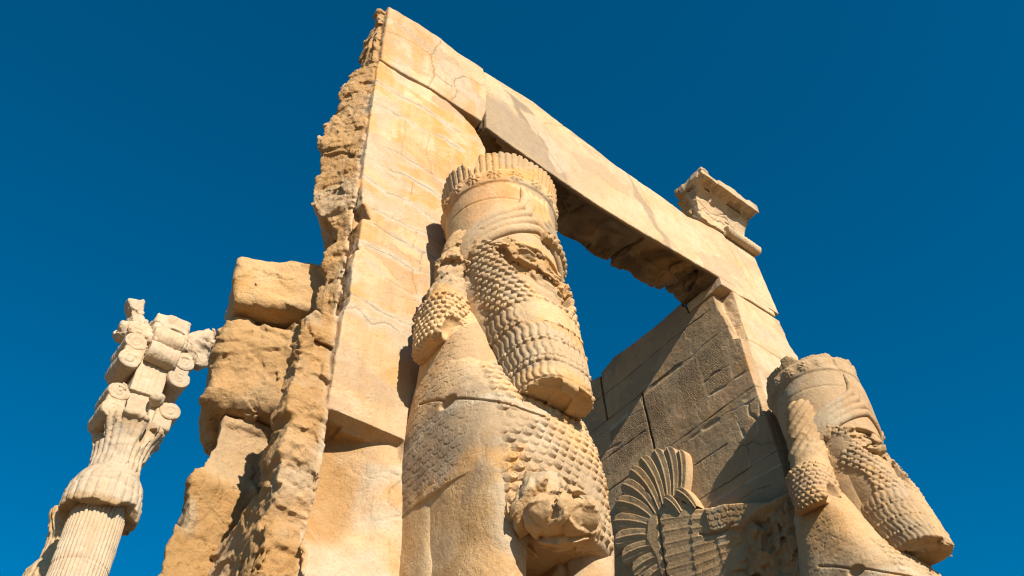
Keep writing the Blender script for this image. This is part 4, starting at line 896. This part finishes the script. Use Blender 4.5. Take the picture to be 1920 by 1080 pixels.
# ------------------------------------------------------------------ columns
def column(x0, y0, mat, label, seed, extra):
    root = thing('stone_column', label, 'column', (x0, y0, 0))
    nu, nv = 400, 140
    th = np.linspace(0, 2*pi, nu, endpoint=False)[:, None]; zz = np.concatenate([np.linspace(-0.2, 8.9, 20, endpoint=False), np.linspace(8.9, 11.72, 120)])[None, :]
    R = 0.56-0.055*zz/11.7-0.028*(1-np.abs(np.sin(th*20))**0.6)
    Pq = np.stack([x0+R*np.cos(th), y0+R*np.sin(th), zz+0*th], -1)
    jt = np.minimum(np.abs(zz-10.35), np.abs(zz-8.1)); R = R-0.012*np.exp(-(jt/0.02)**2)
    Pq = np.stack([x0+R*np.cos(th), y0+R*np.sin(th), zz+0*th], -1)
    nz = evalP(lambda q: fbm(q, 1.8, 2, seed)+0.8*np.minimum(chip(q, 1.6, seed), 0), Pq.reshape(-1, 3).astype(F)).reshape(nu, nv)
    Pq[..., :2] += ((Pq[..., :2]-np.array([x0, y0]))/0.5)*(0.03*np.minimum(nz, 0.05))[..., None]
    grid_mesh('fluted_shaft', Pq, mat, root, wrap=True)
    def bell(P):
        x, y, z = P[0]-x0, P[1]-y0, P[2]; rr = np.sqrt(x*x+y*y); t = np.arctan2(x, -y)
        R = ip(z, [(11.2, .70), (11.5, .73), (11.8, .725), (12.1, .67), (12.3, .57), (12.42, .50), (12.5, .49)])
        d = rr-R+0.035*(1-np.abs(np.sin(t*12)))**2*sstep(12.2, 12.0, z)+0.02*sstep(0.02, 0.008, np.abs(z-11.92))
        rag = 11.45+0.28*fbm([t*0.7+seed, y*0, y*0+seed], 1.3, 2, seed)+0.08*fbm(P, 4, 2, seed)
        d = smax(d, rag-z, 0.03); d = smax(d, z-12.5, 0.02)
        return d+0.02*fbm(P, 2.2, 3, seed)+0.03*chip(P, 2.2, seed)+0.012*chip(P, 7, seed)
    sdf_mesh('drooping_bell', bell, (x0-.9, y0-.9, 11.0), (x0+.9, y0+.9, 12.6), 0.026, mat, root, maskfn=lambda P: (0.8*sstep(0.2, 0.3, fbm(P, 1.3, 3, seed)), 0*P[0], sstep(11.62, 11.5, P[2]+0.1*fbm(P, 3, 2, 1.)), 0*P[0]))
    def lotus(P):
        x, y, z = P[0]-x0, P[1]-y0, P[2]; rr = np.sqrt(x*x+y*y); t = np.arctan2(x, -y)
        R = ip(z, [(12.4, .50), (12.7, .48), (13.0, .52), (13.25, .60), (13.42, .69), (13.55, .71), (13.62, .66), (13.7, .5)])
        d = rr-R+0.045*(1-np.abs(np.sin(t*12)))**1.5
        gone = sstep(-0.05, 0.1, fbm([np.cos(t)*1.0, np.sin(t)*1.0, y*0+seed*1.3], 1.4, 2, seed))*sstep(13.0, 13.15, z)
        d = d+gone*0.26+0.03*fbm(P, 3, 2, seed)+0.035*chip(P, 3.5, seed)
        return smax(d, np.maximum(z-13.66-0.05*fbm(P, 2.5, 2, 3.), 12.38-z), 0.03)
    sdf_mesh('palm_bell', lotus, (x0-.95, y0-.95, 12.3), (x0+.95, y0+.95, 13.85), 0.026, mat, root, maskfn=lambda P: (0*P[0], 0*P[0], 0.5*sstep(13.2, 13.4, P[2]), 0*P[0]))
    if not extra: return root
    def pillar(P):
        x, y, z = P[0]-x0, P[1]-y0, P[2]
        d = box([x, y, z], (-.33, -.33, 13.5), (.33, .33, 16.0), .02)
        ree = 0.018*np.abs(np.sin(x*28))*sstep(.25, .22, np.abs(x))*(y < 0); d = d+ree
        d = smax(d, -box(rotP([x, y, z], (-.12, -.42, 14.05), rx=.1, ry=.1), (-.26, -.2, -.4), (.3, .2, .3), .03), 0.02)
        return d+0.012*fbm(P, 4, 3, 3.)
    sdf_mesh('square_pillar', pillar, (x0-.4, y0-.5, 13.4), (x0+.4, y0+.4, 16.1), 0.022, mat, root)
    def scroll(c, r, dep, ax):
        def f(P):
            x, y, z = P[0]-x0-c[0], P[1]-y0-c[1], P[2]-c[2]
            a, b, l = (x, z, y) if ax == 'y' else (y, z, x)
            q = np.sqrt(a*a+b*b); t = np.arctan2(b, a)
            d = q-r-0.012*np.abs(np.sin(l*34))
            rel = 0.010*np.cos((q/r)*14+t)
            return smax(d, np.abs(l)-dep+rel*(q < r*.9), 0.04)+0.022*fbm(P, 3, 2, seed)+0.018*chip(P, 4.5, seed)
        e = (r+.06, dep+.06, r+.06) if ax == 'y' else (dep+.06, r+.06, r+.06)
        return sdf_mesh('scroll', f, tuple(v+c_-q for v, c_, q in zip((x0, y0, 0), c, e)), tuple(v+c_+q for v, c_, q in zip((x0, y0, 0), c, e)), 0.022, mat, root)
    for sx in (-1, 1):
        for zc in (15.52, 15.02): scroll((sx*.55, -.02, zc), .235, .42, 'y')
        for zc in (14.12, 13.66):
            if sx == 1 and zc < 14: continue
            scroll((sx*.52+(.06 if sx > 0 else 0), -.02, zc), .225, .40, 'y')
        sdf_mesh('scroll_block', lambda P: box(P, (x0+min(sx*.3, sx*.70), y0-.40, 13.62), (x0+max(sx*.3, sx*.70), y0+.36, 14.18), .05)+.01*fbm(P, 4, 2, 1.), (x0-.78, y0-.48, 13.5), (x0+.78, y0+.4, 14.4), .03, mat, root)
        sdf_mesh('scroll_block', lambda P: box(P, (x0+min(sx*.3, sx*.73), y0-.42, 15.0), (x0+max(sx*.3, sx*.73), y0+.38, 15.55), .05)+.01*fbm(P, 4, 2, 1.), (x0-.8, y0-.5, 14.9), (x0+.8, y0+.45, 15.7), .03, mat, root)
    scroll((.05, -.40, 15.42), .25, .33, 'x'); scroll((.05, -.34, 15.92), .24, .34, 'x')
    sdf_mesh('broken_knob', lambda P: ell(P, (x0+.24, y0-.42, 14.25), (.17, .2, .17))+0.05*fbm(P, 3, 2, 1.)+.03*ridge(P, 6, 2, 2.), (x0-.1, y0-.8, 13.85), (x0+.6, y0, 14.55), .024, mat, root)
    sdf_mesh('broken_knob', lambda P: ell(P, (x0-.08, y0-.66, 13.5), (.27, .16, .13))+0.05*fbm(P, 3, 2, 4.)+.03*ridge(P, 6, 2, 2.), (x0-.5, y0-1, 13.2), (x0+.3, y0-.3, 13.8), .024, mat, root)
    def saddle(P):
        x, y, z = P[0]-x0, P[1]-y0, P[2]
        d = smin(box([x, y, z], (-.32, -.34, 15.9), (.52, .34, 16.72), .1), box([x, y, z], (-.05, -.36, 16.5), (.5, .3, 16.8), .06), .05)
        return d+0.03*fbm(P, 2.5, 2, 3.)+.05*chip(P, 3.5, 2.)+0.02*np.abs(np.sin(z*22))*(z < 16.25)*(y < 0)
    sdf_mesh('saddle_block', saddle, (x0-.5, y0-.5, 15.8), (x0+.7, y0+.5, 16.95), .024, mat, root)
    def bull_l(P):
        x, y, z = P[0]-x0, P[1]-y0, P[2]
        d = smin(ell([x, y, z], (-.55, -.02, 15.98), (.42, .36, .27)), capsule([x, y, z], (-.35, -.1, 16.05), (-.85, -.15, 16.02), .20, .15), .06)
        d = smin(d, capsule([x, y, z], (-.45, -.05, 16.1), (-.62, 0, 16.5), .26, .2), .05)
        d = smin(d, box(rotP([x, y, z], (-.72, 0, 16.65), ry=.35), (-.17, -.18, -.35), (.17, .18, .32), .04), .04)
        d = smin(d, capsule([x, y, z], (-.6, -.3, 15.85), (-.25, -.38, 15.78), .12, .14), .03)
        return d+0.04*fbm(P, 3, 2, 3.)+.07*chip(P, 3.5, 2.)+.025*chip(P, 9, 3.)
    sdf_mesh('bull_forepart', bull_l, (x0-1.15, y0-.6, 15.5), (x0+.05, y0+.5, 17.15), .024, mat, root)
    def bull_r(P):
        x, y, z = P[0]-x0, P[1]-y0, P[2]
        d = smin(ell([x, y, z], (.80, -.02, 16.2), (.36, .36, .36)), capsule([x, y, z], (.6, -.05, 16.4), (.98, -.08, 16.85), .24, .17), .05)
        d = smin(d, capsule([x, y, z], (.95, -.1, 16.75), (1.12, -.15, 16.6), .14, .09), .04)
        d = smin(d, ell([x, y, z], (.85, -.28, 16.3), (.2, .16, .16)), .03); d = smin(d, ell([x, y, z], (.95, -.2, 15.85), (.15, .2, .18)), .04)
        return d+0.04*fbm(P, 3, 2, 9.)+.08*chip(P, 3.5, 6.)+.03*chip(P, 9, 7.)
    sdf_mesh('bull_forepart', bull_r, (x0+.3, y0-.6, 15.5), (x0+1.35, y0+.5, 17.15), .024, mat, root)
    return root
column(3.02, 16.0, M_COL, 'tall fluted column topped by scrolls and broken double bull capital', 3.0, True)
column(3.36, 19.7, M_COL2, 'ochre broken column almost hidden behind the tall fluted column', 8.0, False)
